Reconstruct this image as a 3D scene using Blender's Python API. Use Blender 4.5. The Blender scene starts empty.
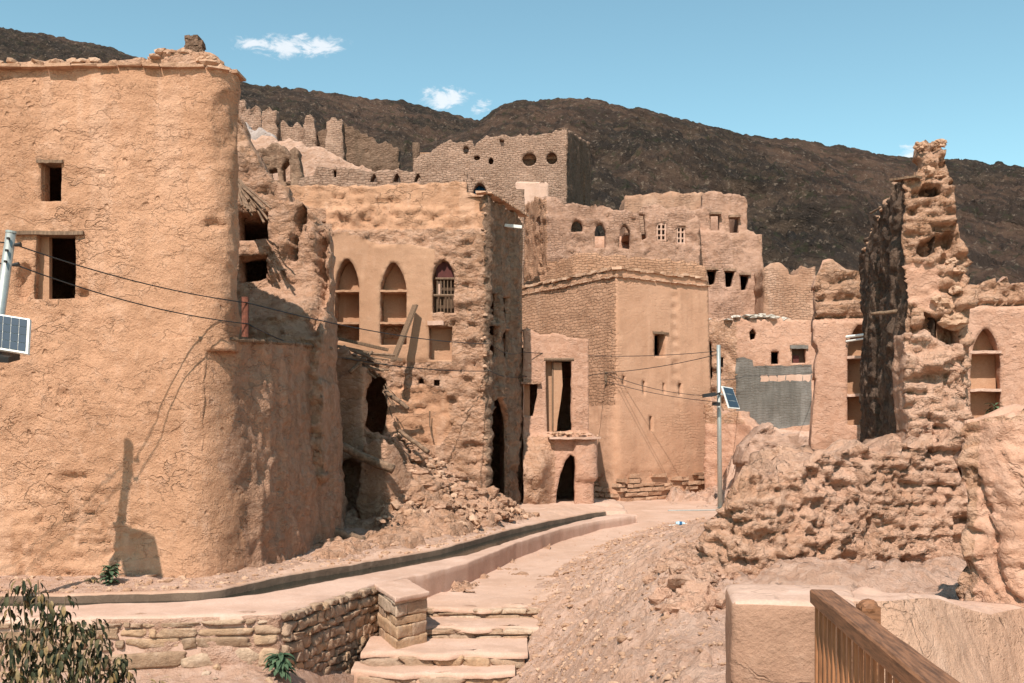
import bpy, math, random
import numpy as np
from mathutils import Vector
from mathutils.geometry import delaunay_2d_cdt
random.seed(7)
RNG = np.random.default_rng(11)
COL = bpy.context.scene.collection
EYE = 2.8; HY = 430.0; F = 1000.0; CX = 512.0

# ------------------------------------------------------------------ noise
def _h(i, j, k, seed=0):
    n = (i.astype(np.int64)*374761393 + j.astype(np.int64)*668265263 + k.astype(np.int64)*2147483647 + seed*974711) & 0xffffffff
    n = ((n ^ (n >> 13))*1274126177) & 0xffffffff
    n = ((n ^ (n >> 16))*2246822519) & 0xffffffff
    return ((n ^ (n >> 15)) & 0xffffff)/float(0xffffff)
def vnoise(P, seed=0):
    i = np.floor(P).astype(np.int64); f = P - i; f = f*f*f*(f*(f*6-15)+10)
    r = 0
    for a in (0, 1):
        for b in (0, 1):
            for c in (0, 1):
                w = (f[:, 0] if a else 1-f[:, 0])*(f[:, 1] if b else 1-f[:, 1])*(f[:, 2] if c else 1-f[:, 2])
                r = r + w*_h(i[:, 0]+a, i[:, 1]+b, i[:, 2]+c, seed)
    return r*2-1
def fbm(P, octv=4, seed=0, gain=.5):
    P = np.asarray(P, float); a = 1.0; t = 0; s = 0; Q = P.copy()
    for o in range(octv):
        t = t + a*vnoise(Q, seed+o*17); s += a; a *= gain; Q = Q*2.03+5.3
    return t/s*1.6
def worley(P, seed=0):
    P = np.asarray(P, float); i = np.floor(P).astype(np.int64)
    f1 = np.full(len(P), 9.0); f2 = np.full(len(P), 9.0); cid = np.zeros(len(P))
    for a in (-1, 0, 1):
        for b in (-1, 0, 1):
            for c in (-1, 0, 1):
                ci, cj, ck = i[:, 0]+a, i[:, 1]+b, i[:, 2]+c
                x = ci+.15+.7*_h(ci, cj, ck, seed+1); y = cj+.15+.7*_h(ci, cj, ck, seed+2); z = ck+.15+.7*_h(ci, cj, ck, seed+3)
                d = np.sqrt((x-P[:, 0])**2+(y-P[:, 1])**2+(z-P[:, 2])**2)
                closer = d < f1
                f2 = np.where(closer, f1, np.minimum(f2, d)); cid = np.where(closer, _h(ci, cj, ck, seed+9)+.9*((_h(ci, cj, ck, seed+4)-.5)*(x-P[:, 0])+(_h(ci, cj, ck, seed+5)-.5)*(y-P[:, 1])+(_h(ci, cj, ck, seed+6)-.6)*(z-P[:, 2])), cid); f1 = np.where(closer, d, f1)
    return f1, f2, cid
def cre(w, f2, f1, P):
    return (1-sm(0, w, f2-f1))*sm(-.3, .3, fbm(P*1.4, 2, 61))
def turb(P, octv=4, seed=0):
    t = 0; am = 1.0; s = 0; Q = np.asarray(P, float).copy()
    for o in range(octv): t = t+am*np.abs(vnoise(Q, seed+o*13)); s += am; am *= .55; Q = Q*2.07+3.1
    return t/s*2.2
def bricks(s, z, P, seed=0, rh=.14, bw=.36, miss=.18):
    """worn mud-brick courses: relief of each brick, some fallen out"""
    s = s+.05*fbm(P*2.2, 3, seed+3); z = z+.07*fbm(P*.9, 3, seed+1)+.02*fbm(P*4, 2, seed+2)
    r = np.floor(z/rh); o = _h(r, r*0, r*0, seed)*7.3; q = s/bw+o; k = np.floor(q); u = (q-k); v = z/rh-r; h1 = _h(k, r, r*0, seed+5); h2 = _h(k, r, r*0+1, seed+5)
    e = np.minimum(np.minimum(u, 1-u)*bw, np.minimum(v, 1-v)*rh); j = 1-sm(.0, .035, e)
    return .05*(h1-.5)-.035*j-np.where(h2 < miss, .10, 0)*sm(.0, .03, e)+.03*(h2-.5)*(u-.5)
def crumble(P, seed=0):
    """sharp-crested eroded relief, about -1..1"""
    W_ = P+.16*np.stack([fbm(P*1.9, 2, seed+1), fbm(P*1.9, 2, seed+2), fbm(P*1.9, 2, seed+3)], 1)
    return 1.0-1.5*turb(W_*np.array([1.7, 1.7, 2.6]), 5, seed)
def sm(a, b, x):
    t = np.clip((x-a)/(b-a), 0, 1); return t*t*(3-2*t)

# ------------------------------------------------------------------ object helpers
def tag(o, label=None, cat=None, group=None, kind=None):
    if label: o['label'] = label
    if cat: o['category'] = cat
    if group: o['group'] = group
    if kind: o['kind'] = kind
    return o
def thing(name, label, cat, loc=(0, 0, 0), group=None):
    o = bpy.data.objects.new(name, None); COL.objects.link(o); o.location = loc; o.empty_display_size = .3
    return tag(o, label, cat, group)
def mesh_obj(name, V, Fc, mats, parent=None, smooth=True, uv=None, midx=None, tone=None, offset=None):
    V = np.asarray(V, float)
    off = np.array(offset if offset is not None else (parent_world(parent) if parent else (0, 0, 0)))
    me = bpy.data.meshes.new(name); me.from_pydata((V-off).tolist(), [], [tuple(int(q) for q in f) for f in Fc])
    if not isinstance(mats, (list, tuple)): mats = [mats]
    for m in mats: me.materials.append(m)
    if midx is not None: me.polygons.foreach_set('material_index', np.asarray(midx, dtype=np.int32))
    if smooth: me.polygons.foreach_set('use_smooth', np.ones(len(me.polygons), dtype=bool))
    if uv is not None:
        l = me.uv_layers.new(name='UVMap'); li = np.zeros(len(me.loops), dtype=np.int32); me.loops.foreach_get('vertex_index', li)
        l.data.foreach_set('uv', np.asarray(uv, dtype=np.float32)[li].ravel())
    if tone is not None:
        a = me.attributes.new('tone', 'FLOAT', 'POINT'); a.data.foreach_set('value', np.asarray(tone, dtype=np.float32))
    me.update()
    o = bpy.data.objects.new(name, me); COL.objects.link(o)
    if parent: o.parent = parent
    elif offset is not None: o.location = offset
    return o
def parent_world(p):
    v = Vector((0, 0, 0))
    while p is not None: v += Vector(p.location); p = p.parent
    return tuple(v)
class MB:
    """collects shapes for ONE mesh"""
    def __init__(s): s.V = []; s.F = []; s.T = []; s.n = 0
    def add(s, V, Fc, tone=0.5):
        V = [tuple(v) for v in V]; s.V += V; s.F += [tuple(i+s.n for i in f) for f in Fc]; s.T += [tone]*len(V); s.n += len(V)
    def box(s, c, size, rz=0, rx=0, ry=0, jit=0, tone=.5, taper=1):
        hx, hy, hz = [q/2 for q in size]; V = []
        from mathutils import Euler
        R = Euler((rx, ry, rz)).to_matrix()
        for z in (-1, 1):
            k = taper if z > 0 else 1
            for x, y in ((-1, -1), (1, -1), (1, 1), (-1, 1)):
                v = Vector((x*hx*k+random.uniform(-jit, jit), y*hy*k+random.uniform(-jit, jit), z*hz+random.uniform(-jit, jit)))
                V.append(R @ v + Vector(c))
        s.add(V, [(0, 3, 2, 1), (4, 5, 6, 7), (0, 1, 5, 4), (1, 2, 6, 5), (2, 3, 7, 6), (3, 0, 4, 7)], tone)
    def tube(s, pts, r, seg=8, r2=None, jit=0, tone=.5):
        pts = [Vector(p) for p in pts]; n = len(pts); r2 = r if r2 is None else r2; V = []; Fc = []
        for i, p in enumerate(pts):
            d = (pts[min(i+1, n-1)]-pts[max(i-1, 0)]).normalized()
            a = d.cross(Vector((0, 0, 1)) if abs(d.z) < .9 else Vector((0, 1, 0))).normalized(); b = d.cross(a)
            rr = r+(r2-r)*i/max(1, n-1)
            for k in range(seg):
                t = 2*math.pi*k/seg; q = rr*(1+random.uniform(-jit, jit)); V.append(p+a*math.cos(t)*q+b*math.sin(t)*q)
        for i in range(n-1):
            for k in range(seg): Fc.append((i*seg+k, i*seg+(k+1) % seg, (i+1)*seg+(k+1) % seg, (i+1)*seg+k))
        Fc.append(tuple(range(seg))[::-1]); Fc.append(tuple(range((n-1)*seg, n*seg)))
        s.add(V, Fc, tone)
    def rock(s, c, r, flat=.7, tone=None, rough=.25, sub=2, ax=None):
        sc = np.array(ax) if ax is not None else np.array([random.uniform(.7, 1.3), random.uniform(.7, 1.3), flat*random.uniform(.7, 1.2)])
        key = (sub, rough, random.randrange(14))
        if key not in _rk:
            V, Fc = ico(sub); o = np.array([random.uniform(0, 99) for _ in range(3)]); f1, f2, cid = worley(V*1.5+o)
            _rk[key] = (V*(1+rough*1.1*fbm(V*1.2+o, 3)+rough*.9*(cid-.5))[:, None], Fc)
        V, Fc = _rk[key]
        V = V*sc*r
        a = random.uniform(0, 6.28); R = np.array([[math.cos(a), -math.sin(a), 0], [math.sin(a), math.cos(a), 0], [0, 0, 1]])
        s.add((V @ R.T)+np.array(c), Fc, random.random() if tone is None else tone)
    def build(s, name, mats, parent=None, smooth=False, offset=None):
        return mesh_obj(name, s.V, s.F, mats, parent, smooth, tone=s.T, offset=offset)
_ico = {}; _rk = {}
def ico(sub):
    if sub not in _ico:
        import bmesh
        bm = bmesh.new(); bmesh.ops.create_icosphere(bm, subdivisions=sub, radius=1)
        bm.verts.ensure_lookup_table()
        _ico[sub] = (np.array([v.co[:] for v in bm.verts]), [tuple(v.index for v in f.verts) for f in bm.faces]); bm.free()
    return _ico[sub]
def W(px, py, Y): return Vector(((px-CX)/F*Y, Y, EYE+(HY-py)/F*Y))
def Wz(px, py, z):
    Y = (EYE-z)/((py-HY)/F); return Vector(((px-CX)/F*Y, Y, z))

# ------------------------------------------------------------------ materials
def newmat(name):
    m = bpy.data.materials.new(name); m.use_nodes = True; nt = m.node_tree; nt.nodes.clear()
    out = nt.nodes.new('ShaderNodeOutputMaterial'); b = nt.nodes.new('ShaderNodeBsdfPrincipled'); nt.links.new(b.outputs[0], out.inputs[0])
    b.inputs['Roughness'].default_value = .95; b.inputs['Specular IOR Level'].default_value = .15
    return m, nt, b
class N:
    def __init__(s, nt): s.nt = nt
    def n(s, t, **kw):
        x = s.nt.nodes.new('ShaderNode'+t)
        for k, v in kw.items(): setattr(x, k, v)
        return x
    def l(s, a, b): s.nt.links.new(a, b)
    def noise(s, vec, scale, detail=6, rough=.6, dist=0):
        x = s.n('TexNoise'); x.inputs['Scale'].default_value = scale; x.inputs['Detail'].default_value = detail
        x.inputs['Roughness'].default_value = rough; x.inputs['Distortion'].default_value = dist; s.l(vec, x.inputs['Vector']); return x.outputs[0]
    def math(s, op, a, b=None, clamp=False):
        x = s.n('Math', operation=op, use_clamp=clamp)
        for i, v in enumerate((a, b)):
            if v is None: continue
            if isinstance(v, (int, float)): x.inputs[i].default_value = v
            else: s.l(v, x.inputs[i])
        return x.outputs[0]
    def ramp(s, v, a, b, c0=0, c1=1):
        x = s.n('MapRange', interpolation_type='SMOOTHSTEP'); s.l(v, x.inputs[0]); x.inputs[1].default_value = a; x.inputs[2].default_value = b
        x.inputs[3].default_value = c0; x.inputs[4].default_value = c1; return x.outputs[0]
    def mix(s, f, a, b, mode='MIX'):
        x = s.n('Mix', data_type='RGBA', blend_type=mode)
        if isinstance(f, (int, float)): x.inputs[0].default_value = f
        else: s.l(f, x.inputs[0])
        for i, v in ((6, a), (7, b)):
            if isinstance(v, tuple): x.inputs[i].default_value = (*v[:3], 1)
            else: s.l(v, x.inputs[i])
        return x.outputs[2]
    def vmul(s, v, sc):
        x = s.n('VectorMath', operation='MULTIPLY'); s.l(v, x.inputs[0]); x.inputs[1].default_value = sc; return x.outputs[0]
    def warp(s, v, scale, amt):
        t = s.n('TexNoise'); t.inputs['Scale'].default_value = scale; t.inputs['Detail'].default_value = 4; s.l(v, t.inputs['Vector'])
        a = s.n('VectorMath', operation='SUBTRACT'); s.l(t.outputs[1], a.inputs[0]); a.inputs[1].default_value = (.5, .5, .5)
        b = s.n('VectorMath', operation='SCALE'); s.l(a.outputs[0], b.inputs[0]); b.inputs[3].default_value = amt
        c = s.n('VectorMath', operation='ADD'); s.l(v, c.inputs[0]); s.l(b.outputs[0], c.inputs[1]); return c.outputs[0]
def world_pos(g):
    return g.n('NewGeometry').outputs['Position']
def mud(name, c1=(.50, .30, .175), c2=(.40, .225, .125), c3=(.60, .40, .26), crack=.6, brick=0., chunk=0., bump=1., streak=0., cs=1.0, pits=.5, bscale=1.0, flake=.6):
    c1, c2, c3 = [(q[0]*1.0, q[1]*.945, q[2]*.985) for q in (c1, c2, c3)]
    m, nt, b = newmat(name); g = N(nt)
    P = world_pos(g); U = g.n('UVMap').outputs[0] if brick > 0 else None
    wt = g.n('TexNoise'); wt.inputs['Scale'].default_value = 1.7; wt.inputs['Detail'].default_value = 3; g.l(P, wt.inputs['Vector'])
    wa = g.n('VectorMath', operation='MULTIPLY_ADD'); g.l(wt.outputs[1], wa.inputs[0]); wa.inputs[1].default_value = (.35, .35, .35); g.l(P, wa.inputs[2]); PW = wa.outputs[0]
    big = g.n('TexNoise'); big.inputs['Scale'].default_value = .55; big.inputs['Detail'].default_value = 3; g.l(P, big.inputs['Vector'])
    sp = g.n('SeparateColor'); g.l(big.outputs[1], sp.inputs[0]); n1, mkA, mkB = sp.outputs[0], sp.outputs[1], sp.outputs[2]
    mid = g.noise(P, 5.0, 6, .72); fine = g.noise(P, 34, 3, .7)
    col = g.mix(g.ramp(n1, .38, .62), c1, c2); col = g.mix(g.ramp(mid, .5, .72, 0, .65), col, c3)
    col = g.mix(g.ramp(fine, .35, .7, .30, .0), col, tuple(q*.62 for q in c2))
    h = g.math('ADD', g.math('MULTIPLY', mid, .80 if chunk > 0 else .62), g.math('MULTIPLY', fine, .19)); fm = g.ramp(mkB, .40, .58, .12, 1)
    flk = lambda lo_, hi_, am_: g.math('MULTIPLY', g.math('MULTIPLY', g.ramp(fl, lo_, hi_), am_), fm)
    fl = g.noise(g.vmul(PW, (1, 1, 1.7)), 3.4, 4, .62); h = g.math('ADD', h, flk(.50, .53, .26*flake)); h = g.math('ADD', h, flk(.60, .62, .18*flake))
    col = g.mix(g.ramp(fl, .36, .44, .28*flake, 0), col, tuple(q*.66 for q in c2))
    rs = g.noise(g.vmul(P, (1.6, 1.6, .16)), 1.0, 3, .6); col = g.mix(g.ramp(rs, .50, .66, 0, .42), col, tuple(q*.78 for q in c2)); col = g.mix(g.ramp(rs, .42, .32, 0, .35), col, c3)
    # ragged fissures running mostly level, broken by a mask, depth shade tinted in
    fz = g.noise(g.vmul(PW, (1, 1, 1.9)), .9*cs, 4, .58)
    line = g.ramp(g.math('ABSOLUTE', g.math('SUBTRACT', fz, .5)), .001, .011, 1, 0)
    line = g.math('MULTIPLY', line, g.ramp(mkA, .50, .60)); h = g.math('SUBTRACT', h, g.math('MULTIPLY', line, .5*crack))
    col = g.mix(g.math('MULTIPLY', line, .22*crack), col, (.10, .06, .035))
    # edges where the outer coat has come away
    edge = g.ramp(g.math('ADD', fz, g.math('MULTIPLY', mid, .25)), .665, .68); h = g.math('SUBTRACT', h, g.math('MULTIPLY', edge, .22*min(1, crack+.3)))
    if pits > 0:
        pv = g.n('TexVoronoi', feature='F1'); g.l(PW, pv.inputs['Vector']); pv.inputs['Scale'].default_value = 3.6
        pit = g.math('MULTIPLY', g.ramp(pv.outputs[0], .05, .2, 1, 0), g.ramp(mkB, .48, .56)); h = g.math('SUBTRACT', h, g.math('MULTIPLY', pit, pits))
    if brick > 0:
        bt = g.n('TexBrick'); s2 = g.n('VectorMath', operation='MULTIPLY_ADD'); g.l(wt.outputs[1], s2.inputs[0]); s2.inputs[1].default_value = (.50, .36, 0); g.l(U, s2.inputs[2]); g.l(s2.outputs[0], bt.inputs['Vector']); bt.inputs['Scale'].default_value = 1.0
        bt.inputs['Brick Width'].default_value = .34*bscale; bt.inputs['Row Height'].default_value = .12*bscale; bt.inputs['Mortar Size'].default_value = .02
        bt.inputs['Mortar Smooth'].default_value = .8; bt.inputs['Color1'].default_value = (1, 1, 1, 1); bt.inputs['Color2'].default_value = (.6, .6, .6, 1)
        f = g.math('MULTIPLY', bt.outputs['Fac'], g.ramp(g.math('ADD', mkB, g.math('MULTIPLY', fine, .5)), .86-.30*brick, 1.06-.30*brick)); h = g.math('SUBTRACT', h, g.math('MULTIPLY', f, .6))
        col = g.mix(g.math('MULTIPLY', f, .22), col, (.13, .075, .045))
    if chunk > 0:
        cv = g.n('TexVoronoi', feature='F1'); g.l(g.vmul(PW, (1, 1, 1.7)), cv.inputs['Vector']); cv.inputs['Scale'].default_value = 6.5; cv.inputs['Randomness'].default_value = 1
        bw = g.n('RGBToBW'); g.l(cv.outputs['Color'], bw.inputs[0])
        h = g.math('ADD', h, g.math('MULTIPLY', g.math('ADD', g.math('MULTIPLY', bw.outputs[0], .7), g.math('MULTIPLY', cv.outputs[0], -.5)), .55*chunk))
        col = g.mix(g.ramp(bw.outputs[0], .25, .8, 0, .35), col, c3)
    if streak > 0:
        sn = g.noise(g.vmul(P, (5.5, 5.5, .35)), 1.0, 5, .65)
        h = g.math('ADD', h, g.math('MULTIPLY', sn, .5*streak)); col = g.mix(g.ramp(sn, .40, .62, .0, .85*min(1, streak)), col, tuple(q*.33 for q in c2))
    bp = g.n('Bump'); bp.inputs['Strength'].default_value = min(1.0, .9*bump); bp.inputs['Distance'].default_value = .11*bump
    g.l(h, bp.inputs['Height']); g.l(bp.outputs[0], b.inputs['Normal']); g.l(col, b.inputs['Base Color'])
    return m
def simple(name, c, rough=.7, metal=0., var=.25, scale=8., bump=.3, stretch=(1, 1, 1), dist=.01, spec=.3):
    m, nt, b = newmat(name); g = N(nt); P = g.n('TexCoord').outputs['Object']; P = g.vmul(P, stretch)
    n = g.noise(P, scale, 6, .65)
    g.l(g.mix(g.ramp(n, .3, .7), tuple(q*(1-var) for q in c), tuple(min(1, q*(1+var)) for q in c)), b.inputs['Base Color'])
    b.inputs['Roughness'].default_value = rough; b.inputs['Metallic'].default_value = metal; b.inputs['Specular IOR Level'].default_value = spec
    if bump:
        bp = g.n('Bump'); bp.inputs['Strength'].default_value = bump; bp.inputs['Distance'].default_value = dist; g.l(n, bp.inputs['Height']); g.l(bp.outputs[0], b.inputs['Normal'])
    return m
def toned(name, ramp, bump=.6, rough=.95, scale=9):
    """colour picked per piece from the 'tone' attribute"""
    m, nt, b = newmat(name); g = N(nt); P = world_pos(g)
    a = g.n('Attribute', attribute_name='tone'); r = g.n('ValToRGB'); el = r.color_ramp.elements
    while len(el) < len(ramp): el.new(.5)
    for i, (p, c) in enumerate(ramp): el[i].position = p; el[i].color = (*c, 1)
    g.l(a.outputs['Fac'], r.inputs[0]); n = g.noise(P, scale, 8, .7)
    col = g.mix(g.ramp(n, .35, .7, 0, .5), r.outputs[0], tuple(q*.55 for q in ramp[0][1])); col = g.mix(g.ramp(g.noise(P, scale*.4, 4), .5, .7, 0, .4), col, ramp[-1][1])
    g.l(col, b.inputs['Base Color']); b.inputs['Roughness'].default_value = rough
    h = g.math('ADD', n, g.math('MULTIPLY', g.noise(P, scale*5, 5, .7), .3))
    bp = g.n('Bump'); bp.inputs['Strength'].default_value = bump; bp.inputs['Distance'].default_value = .05; g.l(h, bp.inputs['Height']); g.l(bp.outputs[0], b.inputs['Normal'])
    return m

# ------------------------------------------------------------------ facade
def arch_poly(x0, y0, x1, y1, spring=.62, point=.25, n=9):
    w = (x1-x0)/2; cx = (x0+x1)/2; hs = w*2*spring; ys = y0+hs; P = [(x0, y1)]
    for i in range(n+1):
        t = math.pi*(1-i/n); c = math.cos(t); s = math.sin(t)
        P.append((cx+w*c, ys-hs*((1-point)*s+point*(1-abs(c)))))
    P.append((x1, y1)); return P
def rect_poly(x0, y0, x1, y1): return [(x0, y1), (x0, y0), (x1, y0), (x1, y1)]
def in_poly(pts, poly):
    poly = np.asarray(poly); x, y = pts[:, 0], pts[:, 1]; r = np.zeros(len(pts), bool); n = len(poly); j = n-1
    for i in range(n):
        xi, yi = poly[i]; xj, yj = poly[j]
        c = ((yi > y) != (yj > y)) & (x < (xj-xi)*(y-yi)/((yj-yi) if yj != yi else 1e-9)+xi); r ^= c; j = i
    return r
class Plan:
    def __init__(s, pts, batter=0, ztop=0, smooth=True):
        s.p = np.array(pts, float); d = np.diff(s.p, axis=0); s.L = np.hypot(d[:, 0], d[:, 1]); s.S = np.concatenate([[0], np.cumsum(s.L)])
        s.d = d/s.L[:, None]; n = np.stack([s.d[:, 1], -s.d[:, 0]], 1)
        vn = np.zeros_like(s.p); vn[:-1] += n; vn[1:] += n; vn /= np.linalg.norm(vn, axis=1)[:, None]; s.n = n; s.vn = vn
        s.batter = batter; s.ztop = ztop; s.smooth = smooth
    def s_px(s, px, py):
        a = (px-CX)/F; best = None; alt = None
        for i in range(len(s.L)):
            p = s.p[i]; d = s.d[i]; den = d[0]-a*d[1]
            if abs(den) < 1e-9: continue
            t = (a*p[1]-p[0])/den
            lo = -1e-6 if i > 0 else -1e9; hi = s.L[i]+1e-6 if i < len(s.L)-1 else 1e9
            Y = p[1]+t*d[1]
            if Y <= 0: continue
            if t < lo or t > hi:
                ex = max(-t, t-s.L[i])
                if alt is None or ex < alt[2]: alt = (Y, s.S[i]+t, ex)
                continue
            if best is None or Y < best[0]: best = (Y, s.S[i]+t)
        Y, S = (best or alt)[:2]; return S, EYE+(HY-py)/F*Y
    def frame(s, S):
        S = np.asarray(S, float); i = np.clip(np.searchsorted(s.S, S, side='right')-1, 0, len(s.L)-1); t = (S-s.S[i])
        base = s.p[i]+s.d[i]*t[:, None]; k = np.clip(t/s.L[i], 0, 1)
        if s.smooth: nn = s.vn[i]*(1-k)[:, None]+s.vn[i+1]*k[:, None]
        else:
            e = np.minimum(t, s.L[i]-t); w = np.clip(1-e/.12, 0, 1)[:, None]; near = np.where((k < .5)[:, None], s.vn[i], s.vn[i+1]); nn = s.n[i]*(1-w)+near*w
        nn = nn/np.linalg.norm(nn, axis=1)[:, None]; return base, nn
    def pos(s, S, z, off):
        b, n = s.frame(np.atleast_1d(S)); z = np.atleast_1d(z); o = np.atleast_1d(off)+s.batter*(s.ztop-z)
        return np.stack([b[:, 0]+n[:, 0]*o, b[:, 1]+n[:, 1]*o, z+0*o], 1)
    def pt(s, px, py, off=0):
        S, z = s.s_px(px, py); return Vector(s.pos(S, z, off)[0])
def resample(poly, step, closed=True):
    out = []; n = len(poly)
    for i in range(n if closed else n-1):
        a = np.array(poly[i], float); b = np.array(poly[(i+1) % n], float); L = np.hypot(*(b-a)); k = max(1, int(round(L/step)))
        for j in range(k): out.append(tuple(a+(b-a)*j/k))
    if not closed: out.append(tuple(poly[-1]))
    return out
def displace(P, dp, de, ebias, seed=0, blk=(2.6, 2.6, 5.0)):
    D = dp*(1.2*fbm(P*.55, 3, seed)+.40*fbm(P*2.6, 4, seed+5)+.16*fbm(P*9, 3, seed+6))
    if de > 0:
        q = P+.12*np.stack([fbm(P*1.7, 2, 31), fbm(P*1.7, 2, 32), fbm(P*1.7, 2, 33)], 1)
        f1, f2, cid = worley(q*np.array(blk), seed+3); f1b, f2b, cidb = worley(q*np.array(blk)*.45, seed+8)
        m = sm(-.15, .15, fbm(P*.8, 3, seed+7)+ebias)
        D = D+.55*de*m*(-.9*cre(.22, f2, f1, P)+.9*(cid-.5)-.15*f1+1.3*(cidb-.5)-.6*cre(.2, f2b, f1b, P)+.35)
    return D+de*m*(.22*fbm(P*6.5, 3, 71)+.8*crumble(P, 90+seed)) if de > 0 else D
def facade(name, plan, outline, mats, parent, holes=(), th=.5, cell=.12, dp=.03, de=0., ebias=0., seed=0, zones=(), px=True, jag=.0,
           smooth=True, blk=(2.6, 2.6, 5.0), matfn=None, back=True, dfn=None, edgej=.03, cuts=(), thf=None):
    def mp(poly):
        if not px: return poly
        return [plan.s_px(x, y) for x, y in resample(poly, 8)]
    O = resample(mp(outline), cell); H = [resample(mp(h), cell*.8) for h in holes]
    zmin = min(z for _, z in O); OA = np.array(O)
    if jag > 0:
        fb = np.stack([OA[:, 0]*2.2, OA[:, 1]*2.2, 0*OA[:, 0]+seed], 1)
        f1, f2, cid = worley(fb*1.6, seed); k = (OA[:, 1] > zmin+.05)
        OA[:, 0] += jag*.5*(fbm(fb, 3, seed)+(cid-.5))*k; OA[:, 1] += jag*(fbm(fb+7, 3, seed)+1.2*(cid-.5))*k
    x0, y0 = OA.min(0); x1, y1 = OA.max(0); nx = int((x1-x0)/cell)+1; ny = int((y1-y0)/(cell*.87))+1
    gx, gy = np.meshgrid(np.arange(nx), np.arange(ny)); G = np.stack([x0+(gx+.5*(gy % 2))*cell, y0+gy*cell*.87], -1).reshape(-1, 2).astype(float)
    G += RNG.uniform(-.22, .22, G.shape)*cell; keep = in_poly(G, OA)
    bnd = [OA]+[np.array(h) for h in H]
    for h in H: keep &= ~in_poly(G, h)
    G = G[keep]
    CU = [np.array(resample(mp(q) if px else q, cell*.9)) for q in cuts]
    for q in CU: q += .3*cell*np.stack([fbm(np.stack([q[:, 0]*3, q[:, 1]*3, 0*q[:, 0]], 1), 2, 5), fbm(np.stack([q[:, 0]*3, q[:, 1]*3, 0*q[:, 0]+4], 1), 2, 6)], 1)
    B = np.concatenate(bnd+CU)
    mids = B
    # drop interior points too near the outlines
    cellid = {}
    for q in mids: cellid.setdefault((int(math.floor(q[0]/cell)), int(math.floor(q[1]/cell))), []).append(q)
    ok = np.ones(len(G), bool); r2 = (cell*.5)**2
    for i, q in enumerate(G):
        a, b = int(math.floor(q[0]/cell)), int(math.floor(q[1]/cell))
        for da in (-1, 0, 1):
            for db in (-1, 0, 1):
                for w in cellid.get((a+da, b+db), ()):
                    if (w[0]-q[0])**2+(w[1]-q[1])**2 < r2: ok[i] = False
    G = G[ok]; nfix = len(B); pts = np.concatenate([B, G]); E = []; c = 0
    for bb in bnd+CU:
        k = len(bb); E += [(c+i, c+(i+1) % k) for i in range(k)]; c += k
    r = delaunay_2d_cdt([Vector(p) for p in pts.tolist()], E, [], 0, 1e-5)
    V2 = np.array([v[:] for v in r[0]]); T = np.array([f for f in r[2] if len(f) == 3])
    cen = V2[T].mean(1); kp = in_poly(cen, OA)
    for h in bnd[1:]: kp &= ~in_poly(cen, h)
    T = T[kp]; cen = cen[kp]
    ar = (V2[T[:, 1]]-V2[T[:, 0]]); br = (V2[T[:, 2]]-V2[T[:, 0]]); fl = (ar[:, 0]*br[:, 1]-ar[:, 1]*br[:, 0]) < 0; T[fl] = T[fl][:, ::-1]
    P0 = plan.pos(V2[:, 0], V2[:, 1], np.zeros(len(V2)))
    D = displace(P0, dp, de, ebias, seed, blk)
    for poly, off, ks in zones:
        inside = in_poly(V2, np.array(mp(poly)) if px else np.array(poly)); D = np.where(inside, D*ks+off, D)
    if dfn is not None: D = D+dfn(V2, P0)
    PF = plan.pos(V2[:, 0], V2[:, 1], D); nv = len(V2)
    # boundary edges
    ed = {}
    for t in T:
        for a, b in ((t[0], t[1]), (t[1], t[2]), (t[2], t[0])): ed[(a, b)] = ed.get((a, b), 0)+1
    be = [(a, b) for (a, b) in ed if (b, a) not in ed]
    bv = sorted({q for e in be for q in e}); idx = {q: i for i, q in enumerate(bv)}; k = max(1, int(round(th/(cell*1.6)))); k = min(k, 14)
    Vs = [PF]; Fs = [tuple(t) for t in T]; UV = [V2]
    ring0 = {q: q for q in bv}; n = nv; sb = V2[bv]; thb = thf(sb[:, 0]) if thf else np.full(len(sb), th)
    for j in range(1, k+1):
        off = D[bv]*(1-j/k)-thb*j/k; R = plan.pos(sb[:, 0], sb[:, 1], off)
        if j < k and edgej > 0:
            jj = edgej*np.stack([fbm(R*3, 2, 51), fbm(R*3, 2, 52), 1.6*fbm(R*3, 2, 53)], 1)
            jj *= (sb[:, 1] > zmin+.05)[:, None]; R = R+jj
            if jag > 0:
                jz = jag*.6*fbm(R*2.0, 3, seed+3)*(sb[:, 1] > zmin+.3); R[:, 2] += jz
        Vs.append(R); UV.append(sb+np.array([0, th*j/k])); ring = {q: n+idx[q] for q in bv}
        for a, b in be: Fs.append((ring0[b], ring0[a], ring[a], ring[b]))
        n += len(bv); ring0 = ring
    nside = len(Fs)
    if back:
        bi = {}; others = [q for q in range(nv) if q not in idx]; o = V2[others]
        Vs.append(plan.pos(o[:, 0], o[:, 1], -thf(o[:, 0]) if thf else -th)); UV.append(o)
        for i, q in enumerate(others): bi[q] = n+i
        n += len(others)
        for q in bv: bi[q] = ring0[q]
        Fs += [(bi[t[2]], bi[t[1]], bi[t[0]]) for t in T]
    mats = mats if isinstance(mats, (list, tuple)) else [mats]; mi = None
    if matfn is not None:
        mf = np.asarray(matfn(cen), int)
        mi = np.concatenate([mf, np.zeros(len(Fs)-len(T), int)])
        if back: mi[nside:] = mf
    return mesh_obj(name, np.concatenate(Vs), Fs, list(mats), parent, smooth, uv=np.concatenate(UV), midx=mi)
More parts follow.
